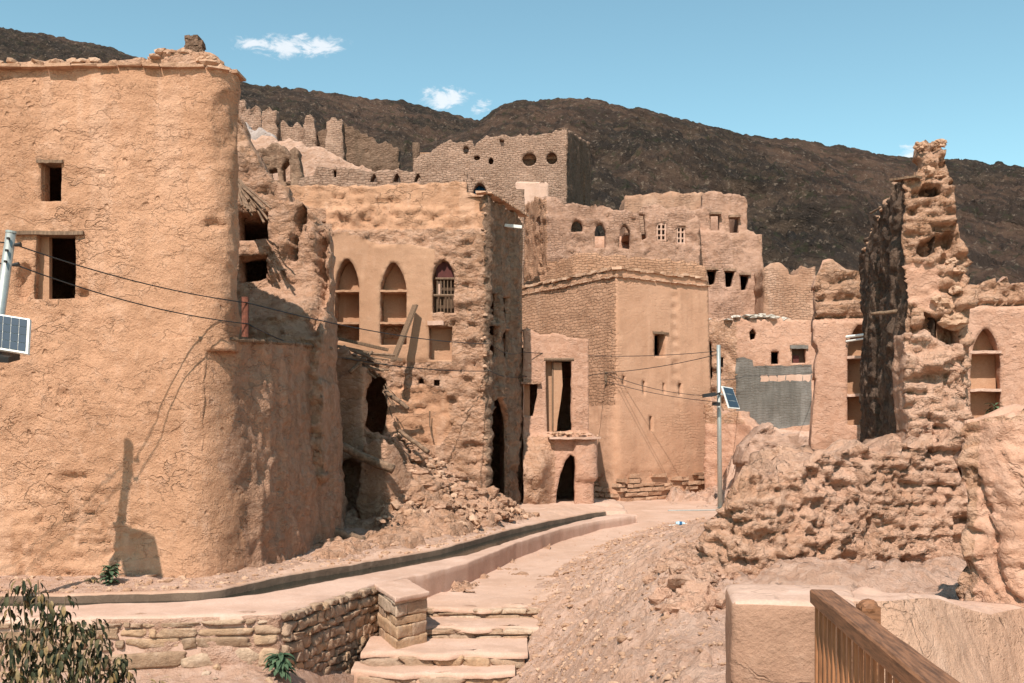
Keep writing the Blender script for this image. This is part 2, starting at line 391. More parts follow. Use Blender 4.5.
def panel(name, plan, poly, off, mat, parent, th=.04, px=True):
    """a flat plate of the polygon's shape set at depth off behind the plan"""
    S = [plan.s_px(x, y) for x, y in poly] if px else poly
    a = plan.pos([q[0] for q in S], np.array([q[1] for q in S]), off); b = plan.pos([q[0] for q in S], np.array([q[1] for q in S]), off-th); n = len(S)
    V = np.concatenate([a, b]); Fc = [tuple(range(n)), tuple(range(2*n-1, n-1, -1))]+[(i, i+n, (i+1) % n+n, (i+1) % n) for i in range(n)]
    return mesh_obj(name, V, Fc, mat, parent, False, uv=S+S)
def shelf(name, plan, x0, x1, y, d0, d1, t, mat, parent):
    """a bar lying along the wall between two picture columns, from d0 to d1 off the plan"""
    a, z = plan.s_px(x0, y); b, z2 = plan.s_px(x1, y); z = (z+z2)/2; n = 8; V = []; Fc = []
    for i in range(n+1):
        s = a+(b-a)*i/n; jz = random.uniform(-.008, .008); 
        for off, dz in ((d0, t/2), (d1, t/2), (d1, -t/2), (d0, -t/2)): V.append(plan.pos(s, z+dz+jz, off+random.uniform(-.006, .006))[0])
    for i in range(n):
        for q in range(4): Fc.append((i*4+q, i*4+(q+1) % 4, i*4+4+(q+1) % 4, i*4+4+q))
    Fc += [(3, 2, 1, 0), (n*4, n*4+1, n*4+2, n*4+3)]
    return mesh_obj(name, V, Fc, mat, parent, False)
def slab(name, pts, z, th, mat, parent):
    n = len(pts); V = [(x, y, z) for x, y in pts]+[(x, y, z-th) for x, y in pts]
    Fc = [tuple(range(n)), tuple(range(2*n-1, n-1, -1))]+[(i, i+n, (i+1) % n+n, (i+1) % n) for i in range(n)]
    return mesh_obj(name, V, Fc, mat, parent, False)
def shell(name, pts, z0, z1, mat, parent, th=.4, cell=.6, dp=.03, closed=False):
    """plain walls along a plan polyline, for the sides the photo hides or barely shows"""
    pl = Plan(pts, smooth=False); L = pl.S[-1]
    return facade(name, pl, [(0, z0), (L, z0), (L, z1), (0, z1)], mat, parent, th=th, cell=cell, dp=dp, px=False, smooth=True, edgej=0)
# ------------------------------------------------------------------ palette
M = {}
M['plaster'] = mud('clay_plaster', (.56, .325, .19), (.47, .265, .15), (.63, .41, .27), crack=.8, pits=.4)
M['plaster_rain'] = mud('rain_worn_plaster', (.54, .315, .19), (.45, .255, .15), (.60, .39, .26), crack=.5, pits=.3, chunk=.7, streak=.25, bump=1.25)
M['far_pink'] = mud('far_plaster', (.46, .285, .19), (.39, .235, .15), (.52, .345, .25), crack=.9, pits=.5, bump=1., flake=.9, chunk=.3, brick=.3)
M['plaster_far'] = mud('old_plaster', (.50, .315, .205), (.42, .25, .155), (.56, .39, .28), crack=.7, brick=.7, cs=.7)
M['rough'] = mud('bare_clay', (.54, .32, .195), (.43, .25, .145), (.62, .42, .29), crack=.6, chunk=1., bump=1.3)
M['rough_pale'] = mud('bare_clay_pale', (.59, .36, .235), (.50, .295, .18), (.64, .44, .31), crack=.5, chunk=.9, bump=1.25)
M['brick'] = mud('mud_brick', (.51, .30, .18), (.42, .24, .14), (.58, .38, .25), crack=.4, brick=1., bump=1.0)
M['tower'] = mud('tower_plaster', (.54, .325, .20), (.49, .285, .17), (.58, .37, .24), crack=.35, pits=.5, bump=.6, brick=.25, flake=.3)
M['smooth'] = mud('smooth_plaster', (.47, .285, .17), (.42, .245, .14), (.51, .33, .21), crack=.4, pits=.25, bump=.5, flake=.12)
M['stained'] = mud('stained_wall', (.36, .235, .15), (.26, .165, .105), (.42, .29, .19), crack=.4, chunk=.8, streak=.4, bump=1.1)  # darker streaked clay; paints in the shade on the arched house's side
M['soot'] = mud('soot_wall', (.15, .105, .072), (.10, .068, .048), (.30, .20, .13), crack=.3, chunk=.9, streak=.6, bump=1.2, pits=.4)  # sooty clay; its paler patches paint in flecks of sunlight
M['pale_brick'] = mud('pale_brick', (.45, .295, .20), (.37, .24, .16), (.51, .36, .26), crack=.3, brick=1., bump=1.2, chunk=.5)
M['dim_stone'] = mud('dim_stone', (.22, .142, .092), (.15, .098, .062), (.31, .205, .135), crack=.2, chunk=1.2, bump=1.3)
M['pink'] = mud('pink_plaster', (.53, .315, .205), (.47, .27, .17), (.59, .385, .27), crack=.8, pits=.5, bump=.8, flake=.8, chunk=.1)
M['grey_block'] = mud('grey_block', (.21, .195, .165), (.16, .15, .125), (.27, .255, .22), crack=.1, brick=1., bump=.5, bscale=1.0, streak=.3)
M['coping'] = mud('lime_render', (.60, .42, .31), (.53, .35, .245), (.64, .47, .36), crack=.6, pits=.4, bump=.55, flake=.12)  # pale render; on the parapet its paleness paints in the sunlit top
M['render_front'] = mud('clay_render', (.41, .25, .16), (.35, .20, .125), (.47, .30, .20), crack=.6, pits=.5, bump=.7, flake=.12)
M['render_side'] = mud('clay_render_light', (.53, .345, .23), (.47, .295, .19), (.58, .40, .28), crack=.5, pits=.8, bump=.8)  # lighter copy of the front render, stronger sunlight put into its colour
M['concrete'] = mud('channel_concrete', (.52, .35, .24), (.44, .28, .185), (.57, .41, .30), crack=.2, pits=.2, bump=.4)
M['wet'] = mud('wet_concrete', (.17, .12, .08), (.12, .082, .055), (.23, .165, .115), crack=.2, pits=.2, bump=.5)  # darker concrete for the kerb faces towards the channel
M['sand'] = mud('path_sand', (.57, .395, .285), (.51, .34, .235), (.62, .45, .34), crack=0, pits=.12, bump=.5, flake=.1)
M['rubble_ground'] = mud('rubble_ground', (.55, .36, .25), (.47, .29, .19), (.62, .45, .34), crack=0., chunk=.22, bump=1.25, pits=.3, flake=.0)
M['concrete_top'] = mud('channel_top', (.60, .42, .31), (.52, .35, .25), (.64, .48, .37), crack=.1, pits=.15, bump=.35, flake=.12)
M['stone'] = toned('wall_stone', [(0, (.30, .19, .12)), (.35, (.46, .30, .20)), (.6, (.40, .27, .19)), (.8, (.52, .33, .20)), (1, (.58, .43, .32))], bump=.8)
M['clods'] = toned('clay_clods', [(0, (.42, .24, .15)), (.5, (.52, .315, .205)), (1, (.60, .39, .27))], bump=.8)
M['pale_stone'] = toned('limestone', [(0, (.42, .36, .30)), (1, (.62, .54, .46))], bump=.6)
M['wood'] = simple('weathered_wood', (.17, .105, .065), .8, var=.4, scale=3, bump=.6, stretch=(14, 14, 1.2))
M['log'] = simple('palm_log', (.20, .125, .08), .9, var=.45, scale=9, bump=1., dist=.03)
M['rail'] = simple('rail_wood', (.20, .088, .042), .6, var=.5, scale=4, bump=.5, stretch=(1.1, 14, 14), dist=.004)
M['slat'] = simple('slat_wood', (.30, .125, .055), .55, var=.35, scale=4, bump=.3, stretch=(12, 12, 1), dist=.004)
M['metal'] = simple('galvanised_steel', (.42, .43, .40), .45, metal=.6, var=.1, scale=12, bump=.1)
M['rust'] = simple('rusty_iron', (.15, .048, .028), .8, var=.4, scale=20)
M['black'] = simple('black_plastic', (.02, .02, .02), .5, var=.1, bump=0)
M['white'] = simple('white_plastic', (.7, .68, .63), .4, var=.1, bump=0)
M['cell'] = simple('solar_cell', (.025, .04, .06), .4, var=.1, scale=3, bump=0, spec=.5)
M['dark_in'] = mud('dark_room_clay', (.14, .09, .06), (.10, .065, .04), (.18, .12, .08), crack=.2, bump=.5)  # for plates closing window openings; the room's darkness painted as colour
M['maroon'] = simple('red_board', (.08, .018, .014), .7, var=.2)
M['blue'] = simple('blue_cloth', (.015, .09, .20), .8, var=.3, scale=6)
M['bottle'] = simple('clear_blue_plastic', (.45, .62, .72), .15, var=.2, bump=0, spec=.6)

# ------------------------------------------------------------------ camera, sky, sun
cam = bpy.data.cameras.new('camera'); co = bpy.data.objects.new('camera', cam); COL.objects.link(co)
co.location = (0, 0, EYE); co.rotation_euler = (math.radians(90), 0, 0); cam.sensor_width = 36; cam.lens = 36*F/1024; cam.shift_y = (HY-341.5)/1024
cam.clip_end = 5000; cam.clip_start = .05; bpy.context.scene.camera = co
AZ = math.radians(15.5); EL = math.radians(49.5)
sd = bpy.data.lights.new('sun', 'SUN'); sd.energy = 5.0; sd.angle = math.radians(.5); sd.color = (1, .93, .84)
so = bpy.data.objects.new('sun', sd); COL.objects.link(so)
S3 = Vector((-math.sin(AZ)*math.cos(EL), -math.cos(AZ)*math.cos(EL), math.sin(EL))); so.rotation_euler = S3.to_track_quat('Z', 'Y').to_euler(); so.location = (0, 0, 60)
w = bpy.data.worlds.new('World'); bpy.context.scene.world = w; w.use_nodes = True; nt = w.node_tree; nt.nodes.clear(); g = N(nt)
sky = g.n('TexSky', sky_type='NISHITA'); sky.sun_disc = False; sky.sun_elevation = EL; sky.sun_rotation = math.radians(195); sky.air_density = 1.0; sky.dust_density = .5; sky.ozone_density = 1.0; sky.altitude = 300
gen = g.n('TexCoord').outputs['Generated']
teal = g.mix(1.0, sky.outputs[0], (1.66, 2.0, 1.62), 'MULTIPLY')
# a few small fair-weather clouds low above the ridge
def cloud(px, py, rx, ry, seed):
    d = Vector(((px-CX)/F, 1, (HY-py)/F)).normalized(); tot = None
    off = g.n('VectorMath', operation='SUBTRACT'); g.l(gen, off.inputs[0]); off.inputs[1].default_value = d
    sc = g.n('VectorMath', operation='MULTIPLY'); g.l(off.outputs[0], sc.inputs[0]); sc.inputs[1].default_value = (F/rx, F/rx*.3, F/ry)
    ln = g.n('VectorMath', operation='LENGTH'); g.l(sc.outputs[0], ln.inputs[0])
    ns = g.noise(g.vmul(gen, (1, 1, 2.0)), 42+seed, 8, .66, .5); v = g.math('SUBTRACT', g.math('ADD', g.math('MULTIPLY', ns, 2.3), -.25), g.math('MULTIPLY', ln.outputs['Value'], .55))
    return g.ramp(v, .34, .86)
cm = None
for c in ((275, 47, 34, 9, 0), (322, 47, 24, 9, 2), (447, 99, 24, 9, 3), (484, 108, 10, 9, 9), (912, 156, 14, 9, 4), (300, 40, 14, 5, 5)):
    x = cloud(*c); cm = x if cm is None else g.math('MAXIMUM', cm, x)
col = g.mix(g.math('MULTIPLY', cm, .72), teal, (10., 10., 10.2))
bg = g.n('Background'); bg.inputs[1].default_value = .086; g.l(col, bg.inputs[0]); ow = g.n('OutputWorld'); g.l(bg.outputs[0], ow.inputs[0])
sc_ = bpy.context.scene; sc_.view_settings.view_transform = 'Standard'; sc_.view_settings.look = 'None'; sc_.view_settings.exposure = .33; sc_.view_settings.gamma = 1
sc_.cycles.max_bounces = 6; sc_.cycles.diffuse_bounces = 3

# ------------------------------------------------------------------ terrain
OUT_PX = [(-60, 596, .25), (200, 602, .25), (330, 590, .25), (380, 581, .25), (430, 572.5, .25), (468, 562, .25), (515, 543, .25), (559, 529, .25), (600, 520, .25), (637, 515, .25)]
IN_PX = [(-60, 606.5), (72, 604.5), (200, 600), (270, 592), (341, 578), (405, 566), (466, 554.5), (526, 536), (570, 523), (599, 516.5), (618, 513.5)]
FAR_PX = [(-60, 594.5), (72, 594), (200, 591), (220, 588.5), (294, 573), (350, 564), (406, 554.5), (440, 548), (510, 529), (550, 520), (592, 512.5), (606, 510.5)]
ZK = .25; ZF = .33; ZW = .19
OUT = [Wz(x, y, z) for x, y, z in OUT_PX]; INN = [Wz(x, y, ZK) for x, y in IN_PX]; FAR = [Wz(x, y, ZF) for x, y in FAR_PX]
def Yof(line, X): return np.interp(X, [p.x for p in line], [p.y for p in line])
ENDX = 3.6
def terrain(X, Y, raw=False):
    X = np.asarray(X, float); Y = np.asarray(Y, float)
    yo = Yof(INN, X); yf = Yof(FAR, X)+.17
    # street side
    zp = np.interp(Y, [0, 6, 10, 13, 15.1, 16.75, 17.0, 20, 26, 31, 60], [-1.6, -1.6, -1.6, -1.6, -1.45, -.85, -.23, -.16, -.08, .03, .1])
    xr_ = np.interp(Y, [14.5, 17], [-.30, .44]); zr_ = np.interp(Y, [10, 13, 15, 17], [-1.6, -1.4, -1.0, -.2]); zp = np.where(Y < 17, zp+(zr_-zp)*sm(xr_-.12, xr_+.2, X), zp)
    Xe = np.interp(Y, [10, 12, 14, 17, 20, 23, 26, 30, 33], [-1.0, -.75, -.35, .35, .8, 1.5, 2.6, 4.6, 9.0])
    A = np.interp(Y, [6, 9, 12, 14, 17, 20, 24, 28, 31, 34], [1.6, 2.3, 2.6, 2.3, 1.4, .9, .55, .35, .12, 0])
    rise = sm(-.35, 3.0, X-Xe)*A
    z = zp+rise
    P = np.stack([X, Y, 0*X], 1) if X.ndim == 1 else None
    if P is not None and not raw:
        f1, f2, cid = worley(P*np.array([3.2, 3.2, 1]), 4); rm = sm(-.2, .7, X-Xe)*(Y < 31)
        z = z+rm*(.11*fbm(P*1.1, 4, 3)+.05*fbm(P*5.5, 5, 13, .65)+.05*(cid-.5)-.05*cre(.2, f2, f1, P))+(1-rm)*.018*fbm(P*1.3, 3, 2)
    # below the retaining wall
    zl = np.interp(Y, [0, 9, 12.6, 13.9], [-1.35, -1.1, -.62, -.45])
    left = (X < -1.9) & (Y < 17.4) & (Y < yo)
    k = sm(-3.3, -2.0, X); zleft = zl*(1-k)+z*k
    if P is not None and not raw: zleft = zleft+.05*fbm(P*1.5, 4, 8)
    z = np.where(left, zleft, z)
    # bank behind the channel
    bank = np.interp(Y-yf, [0, .5, 1.5, 4], [ZF-.03, ZF+.01, ZF+.10, ZF+.14])
    if P is not None and not raw:
        bank = bank+sm(.15, .8, Y-yf)*(.05*fbm(P*1.6, 4, 6)+.03*(cid-.5)*sm(-6, -2, X))
    fadeE = sm(ENDX+.7, ENDX-.2, X)
    bank = bank*fadeE+(1-fadeE)*np.minimum(bank, .06)
    bank = np.where(Y > 33, bank*sm(38, 33, Y)+.08*(1-sm(38, 33, Y)), bank)
    on = (Y > yf-.08) & (X < ENDX)
    z = np.where(on, bank, z)
    tr = (Y >= yo-.34) & (Y <= yf-.08) & (X < ENDX)
    z = np.where(tr, -.35, z)
    # the town climbs the hill foot
    z = z+np.interp(Y, [43, 46, 50, 53, 56, 75], [0, 2.0, 6.0, 8.0, 8.5, 9])
    return z
def grid_mesh(name, Xs, Ys, Z, mat, kind='structure', parent=None, label=None, cat=None, flip=False, skirt=0):
    ny, nx = Z.shape; V = np.stack([Xs, Ys, Z], -1).reshape(-1, 3)
    i = np.arange(ny-1)[:, None]*nx+np.arange(nx-1)[None, :]; i = i.ravel(); Fq = np.stack([i, i+1, i+nx+1, i+nx], 1)
    o = mesh_obj(name, V, Fq, mat, parent, True)
    if kind: o['kind'] = kind
    return o
a = np.linspace(-1.0, 1.0, 760); Yr = np.concatenate([np.geomspace(4.6, 12, 90)[:-1], np.geomspace(12, 36, 560)[:-1], np.geomspace(36, 75, 90)])
AA, YY = np.meshgrid(a, Yr); XX = AA*YY
Z = terrain(XX.ravel(), YY.ravel()).reshape(XX.shape)
mt = M['sand']
tm = grid_mesh('ground', XX, YY, Z, [M['sand'], M['rubble_ground']])
# rubble material where the rubble lies
Fy = (YY[:-1, :-1]+YY[1:, 1:])/2; Fx = (XX[:-1, :-1]+XX[1:, 1:])/2
Xe = np.interp(Fy, [10, 12, 14, 17, 20, 23, 26, 30, 33], [-1.0, -.75, -.35, .35, .8, 1.5, 2.6, 4.6, 9.0])
pp = np.stack([Fx.ravel(), Fy.ravel(), 0*Fx.ravel()], 1); wob = fbm(pp*1.2, 3, 77).reshape(Fx.shape)*.35
ri = ((Fx > Xe+.05+wob) & (Fy < 30)) | ((Fx < -1.9) & (Fy < 17)) | (Fy > 44) | ((Fy > Yof(FAR, Fx)+.7+wob) & (Fy < 34) & (Fx < 0.3)) | (Fy < 13.5)
tm.data.polygons.foreach_set('material_index', ri.ravel().astype(np.int32))
tag(tm, 'pale sandy path and rubble ground between the mud houses')
# wide plain under everything, out to the horizon
slabg = mesh_obj('plain', [(-3000, -3000, -2.2), (3000, -3000, -2.2), (3000, 4000, -2.2), (-3000, 4000, -2.2)], [(0, 1, 2, 3)], M['rubble_ground'], smooth=False); slabg['kind'] = 'structure'
mb = MB(); mb.box((0, .6, -.1), (9, 6.6, 2.6)); tr = mb.build('terrace', M['coping']); tr['kind'] = 'structure'

# hills
def hillmat():
    m, nt, b = newmat('dark_hill_rock'); g = N(nt); P = world_pos(g); W_ = g.warp(P, .05, 9)
    st = g.n('VectorRotate', rotation_type='Y_AXIS'); g.l(W_, st.inputs['Vector']); st.inputs['Angle'].default_value = math.radians(-28)
    band = g.noise(g.vmul(st.outputs[0], (.05, .12, .5)), 1.0, 6, .7)
    n = g.noise(P, .3, 8, .78); f = g.noise(P, 1.6, 3, .75); red = g.noise(P, .03, 2, .5)
    c = g.mix(g.ramp(n, .38, .62), (.024, .017, .013), (.092, .060, .041))
    c = g.mix(g.math('MULTIPLY', g.ramp(red, .47, .62), .55), c, (.14, .078, .054))
    c = g.mix(g.ramp(band, .42, .58, 0, .7), c, (.026, .020, .017))
    c = g.mix(g.ramp(f, .56, .70, 0, .6), c, (.27, .20, .15))
    c = g.mix(g.ramp(g.noise(P, .7, 3, .7), .55, .66, 0, .6), c, (.035, .036, .018))
    g.l(c, b.inputs['Base Color'])
    h = g.math('ADD', g.math('MULTIPLY', n, .8), g.math('ADD', g.math('MULTIPLY', band, 1.5), g.math('MULTIPLY', f, .35)))
    bp = g.n('Bump'); bp.inputs['Strength'].default_value = .9; bp.inputs['Distance'].default_value = 1.9; g.l(h, bp.inputs['Height']); g.l(bp.outputs[0], b.inputs['Normal'])
    return m
M['hill'] = hillmat()
def hill(name, sky_px, Yfoot, Yridge, Efoot, a0, a1, ncol, seed, label, sag=0.0):
    ncol = int(ncol*1.25)
    a = np.linspace(a0, a1, ncol); rows = np.concatenate([np.linspace(0, 1, 230), np.linspace(1.02, 1.6, 20)])
    px = a*F+CX; skyz = (HY-np.interp(px, [q[0] for q in sky_px], [q[1] for q in sky_px]))/F
    AA, TT = np.meshgrid(a, rows); Yrg = Yridge+12*fbm(np.stack([a*6, 0*a, 0*a], 1), 2, seed)
    YY = Yfoot+(Yrg[None, :]-Yfoot)*TT; XX = AA*YY
    Er = skyz[None, :]*Yrg[None, :]; E = Efoot+(Er-Efoot)*np.where(TT <= 1, TT**(1+sag), 1-(TT-1)*.8)
    P = np.stack([XX.ravel(), YY.ravel(), E.ravel()], 1)
    rg = 1-np.abs(fbm(P*np.array([.045, .03, .03]), 5, seed)); rg2 = fbm(P*.16, 5, seed+4)
    amp = (np.sin(np.clip(TT, 0, 1)*math.pi)**.7).ravel(); small = np.where(TT.ravel() < 1.1, 1, 1)
    dz = amp*4.2*(rg-.7)+amp*1.5*rg2+(.35+.5*amp)*fbm(P*.6, 4, seed+9)
    f1, f2, cid = worley(P*.30, seed+2); dz += (.5+amp)*.55*(cid-.5)+(.08+.2*amp)*fbm(P*1.6, 3, seed+12)
    Z = (E.ravel()+dz+EYE).reshape(XX.shape); o = grid_mesh(name, XX, YY, Z, M['hill']); o['label'] = label; return o
L_SKY = [(-300, 10), (0, 27), (40, 33), (60, 37), (100, 45), (140, 58), (190, 70), (240, 82), (290, 88), (330, 93), (370, 99), (400, 101), (440, 110), (480, 121), (500, 127), (560, 150), (700, 190)]
R_SKY = [(300, 200), (380, 165), (440, 138), (478, 124), (492, 111), (505, 104), (520, 102), (545, 99), (570, 98), (600, 101), (640, 108), (670, 116), (700, 122), (735, 131), (770, 137), (800, 139), (850, 149), (900, 158), (935, 160), (960, 160), (990, 163), (1024, 166), (1300, 190)]
hill('far_hill', L_SKY, 70, 190, 6, -.85, .12, 560, 3, 'dark brown rocky ridge on the left')
hill('hillside', R_SKY, 52, 150, 4.0, -.26, .8, 620, 21, 'dark brown rocky hill on the right', .1)
def Pp(px, Y): return ((px-CX)/F*Y, Y)
def zat(py, Y): return EYE+(HY-py)/F*Y
def niche(pl, poly, depth, shelves, mat, root, smat=None, pieces=True):
    n = panel('niche', pl, poly, -depth, mat, root, th=.08)
    x0 = min(q[0] for q in poly); x1 = max(q[0] for q in poly)
    for y in shelves: shelf('shelf', pl, x0-.5, x1+.5, y, .015, -depth+.01, .06, smat or mat, n)
    return n

# ================================================================== A. big house with the rounded corner (left)
A = thing('mud_house', 'tall rounded-corner clay house with two dark windows, nearest on the left', 'house', (-8, 18, .3))
cA = [Pp(-420, 16.5), Pp(165, 16.5)]
def arc(p0, p1, p2, n=10):
    p0, p1, p2 = map(np.array, (p0, p1, p2)); return [tuple((1-t)**2*p0+2*t*(1-t)*p1+t*t*p2) for t in np.linspace(0, 1, n+1)]
up = [Pp(-420, 16.5)]+arc(Pp(200, 16.5), Pp(245, 16.5), Pp(238, 17.5), 8)+[(-6.9, 20.0)]
PU = Plan(up)
win1 = rect_poly(40, 162, 61, 201); win2 = [(33, 299), (35, 264), (36, 234), (75, 233), (76, 262), (75, 299)]
topA = [(-400, 64), (0, 61), (40, 62), (80, 60), (130, 61), (146, 58), (160, 52), (185, 50), (205, 55), (222, 63), (236, 75), (239, 80)]
S_end = PU.S[-1]; O = [PU.s_px(x, y) for x, y in resample(topA, 8, False)]
O = O+[(PU.S[-2]+.3, zat(78, 17.5)), (S_end, zat(86, 17.5)), (S_end, 4.16), (PU.s_px(206, 400)[0], 4.16), (PU.s_px(200, 400)[0], 1.5), (PU.s_px(206, 400)[0], -.2), (O[0][0], -.2)]
H1 = [PU.s_px(x, y) for x, y in win1]; H2 = [PU.s_px(x, y) for x, y in win2]
sc1 = PU.s_px(178, 100)[0]
def dA(V2, P0):   # the corner is more worn than the flat front; a worn hole by the lower window, one low down
    s, z = V2[:, 0], V2[:, 1]; d = -.05*sm(sc1+.3, sc1+1.1, s)*(fbm(P0*2.2, 4, 5)+.6)
    def dent(px, py, rx, ry, dd):
        c = PU.s_px(px, py); k = 1.1+.5*fbm(P0*4, 3, 9); q = ((s-c[0])/rx)**2+((z-c[1])/ry)**2; return -dd*sm(1.0, .35, q*k)
    d += dent(22, 285, .16, .34, .16)+dent(82, 294, .13, .10, .12)+dent(70, 478, .38, .12, .07)+dent(214, 225, .22, .10, .10)
    d += dent(228, 120, .3, .6, .06)+dent(64, 395, .1, .12, .06)
    d -= .05*sm(zat(66.5, 16.5), zat(64.5, 16.5), z)
    d += .018*crumble(P0*1.8, 33)
    # bare stones showing at the foot
    f1, f2, cid = worley(P0*np.array([2.2, 2.2, 5.5]), 5); m = sm(1.9, .7, z+.7*fbm(P0*.9, 3, 12))*sm(-5.6, -6.6, P0[:, 0])
    d += m*(.07*(cid-.5)-.07*cre(.18, f2, f1, P0))
    return d
facade('wall', PU, O, [M['plaster'], M['rough']], A, holes=[H1, H2], th=.32, cell=.062, dp=.045, px=False, dfn=dA, jag=.05, seed=2, back=False,
       matfn=lambda c: (c[:, 1] > zat(65.5, 16.5)))
# the lower, swelling part of the corner
lo = [(-5.95, 16.5)]+arc((-5.5, 16.5), (-4.72, 16.5), (-4.42, 18.9), 12)+[(-4.05, 21.5), (-4.35, 24)]
PL = Plan(lo, batter=.05, ztop=zat(340, 17))
OL = [PL.s_px(x, y) for x, y in resample([(158, 338), (205, 338), (250, 340), (300, 344), (316, 346)], 6, False)]
OL = OL+[(PL.S[-1]-2.5, OL[-1][1]-.1), (PL.S[-1], OL[-1][1]-.4), (PL.S[-1], -.2), (OL[0][0], -.2)]
def dL(V2, P0):
    q = P0*np.array([3.4, 3.4, 1.5]); f1, f2, cid = worley(q+.3*fbm(P0*2, 2, 4)[:, None], 3); t = sm(.9, 2.2, V2[:, 0])
    lip = .12*sm(.2, .9, V2[:, 0])*sm(OL[-1][1]-.32, OL[-1][1]-.05, V2[:, 1])
    return t*(.06*fbm(P0*np.array([2.5, 2.5, 1.2]), 4, 6)+.055*crumble(P0*np.array([1.9, 1.9, .8]), 6)-.04*f1+.02)+lip+.014-PL.batter*(PL.ztop-V2[:, 1])*sm(2.9, .4, V2[:, 0])-.04*sm(.25, .0, V2[:, 0])
facade('buttress', PL, OL, [M['plaster'], M['plaster_rain']], A, matfn=lambda q: q[:, 0] > 1.35+.35*fbm(np.stack([q[:, 0], q[:, 1], 0*q[:, 0]], 1)*1.3, 3, 4), th=.7, cell=.06, dp=.045, px=False, dfn=dL, seed=2, back=False)
mb = MB(); ss = np.linspace(PL.s_px(196, 340)[0], PL.S[-1]-2.6, 34)
zz_ = np.interp(ss, [q[0] for q in OL[:len(OL)-4]], [q[1] for q in OL[:len(OL)-4]])
for i in range(33):
    p = Vector(PL.pos(ss[i], zz_[i]-.02, .17+random.uniform(-.02, .03))[0]); q = Vector(PL.pos(ss[i+1]+.03, zz_[i+1]-.02, .17+random.uniform(-.02, .03))[0]); mb.tube([p, q], .04, 7, jit=.25)
mb.build('string_course', M['wood'], A)
# courses of flat stones that cap the wall
mb = MB()
for L_, yy, pr in ((PU, 67.2, .07),):
    s = PU.s_px(-380, 67)[0]; e = PU.s_px(238, 80)[0]
    while s < e:
        ww = random.uniform(.22, .5); x = s+ww/2
        ex = zat(67, 16.5) if x < sc1 else zat(67, 16.5)+0*x
        y = ex-max(0, x-sc1)*.03+random.uniform(-.015, .015)
        p = PU.pos(x, y, random.uniform(.0, .03)); b_, n_ = PU.frame(np.array([x])); mb.box(p[0], (ww*.97, .20, .05), rz=math.atan2(n_[0][1], n_[0][0])+math.pi/2, rx=random.uniform(-.03, .03), jit=.014, tone=random.uniform(.1, .7)); s += ww
mb.build('cornice', M['clods'], A)
# loose lumps along the wall head
mb = MB()
for i in range(420):
    px = random.uniform(-60, 239) if i % 3 else random.uniform(150, 238); y = np.interp(px, [q[0] for q in topA], [q[1] for q in topA])
    p = PU.pt(px, y, -random.uniform(0, .5)); r = random.uniform(.03, .10); mb.rock((p.x, p.y, p.z+random.uniform(-.05, .03)), r, sub=1)
for px, y, r in ((208, 63, .16), (218, 68, .17), (226, 73, .15), (232, 77, .13), (201, 59, .12)):
    p = PU.pt(px, y, -.08); mb.rock(tuple(p), r, sub=2)
mb.build('wall_head', M['clods'], A)['kind'] = 'stuff'
shell('side_wall', [(-6.9, 20.0), (-7.6, 27), (-23, 27), Pp(-420, 16.9)], 0, 8.6, M['plaster'], A)
slab('roof', [(-23, 17.1), (-5.9, 17.3), (-7.1, 20), (-7.8, 26.8), (-23, 26.8)], 8.2, .3, M['rough'], A)
slab('floor', [(-23, 17.1), (-5.9, 17.3), (-7.1, 20), (-7.8, 26.8), (-23, 26.8)], 4.55, .25, M['rough'], A)
wn = panel('window', PU, [(34, 234), (44, 234), (44, 299), (33, 299)], -.2, M['smooth'], A, th=.12); wn['label'] = 'lower window, half closed by a clay panel'
shelf('lintel', PU, 14, 84, 233.2, .05, -.25, .06, M['wood'], wn)
wn = panel('window', PU, [(40, 162), (41.5, 162), (41.5, 201), (40, 201)], -.12, M['plaster'], A, th=.2); shelf('lintel', PU, 37, 63, 161.8, .03, -.3, .05, M['wood'], wn)
# rusty bracket at the corner
mb = MB(); p = PU.pt(235, 337, .16); q = PU.pt(235, 297, .16); mb.box((p+q)/2, (.07, .04, (q-p).length)); mb.box((p+q)/2+Vector((.05, .03, 0)), (.02, .08, (q-p).length))
tag(mb.build('steel_bracket', M['rust'], offset=tuple((p+q)/2)), 'rusty upright steel bracket holding cables at the rounded house corner', 'bracket')

# stone stump seen over the roof
pl = Plan([Pp(185, 30), Pp(207, 30)]); st = thing('stone_stump', 'small dark stone stump standing behind the top of the rounded house', 'ruin', (pl.p[0][0], 30, zat(85, 30)))
mb = MB()
for r in range(9):
    y = 80-r*5.0
    for k in range(4):
        if r == 8 and k == 3: continue
        x = 188.5+k*4.3+(r % 2)*1.0+random.uniform(-.6, .6); mb.box(W(x, y, 30), (.14, .35, .15), jit=.02, rz=random.uniform(-.1, .1), tone=random.random()*.5)
mb.build('stonework', M["dim_stone"], st)

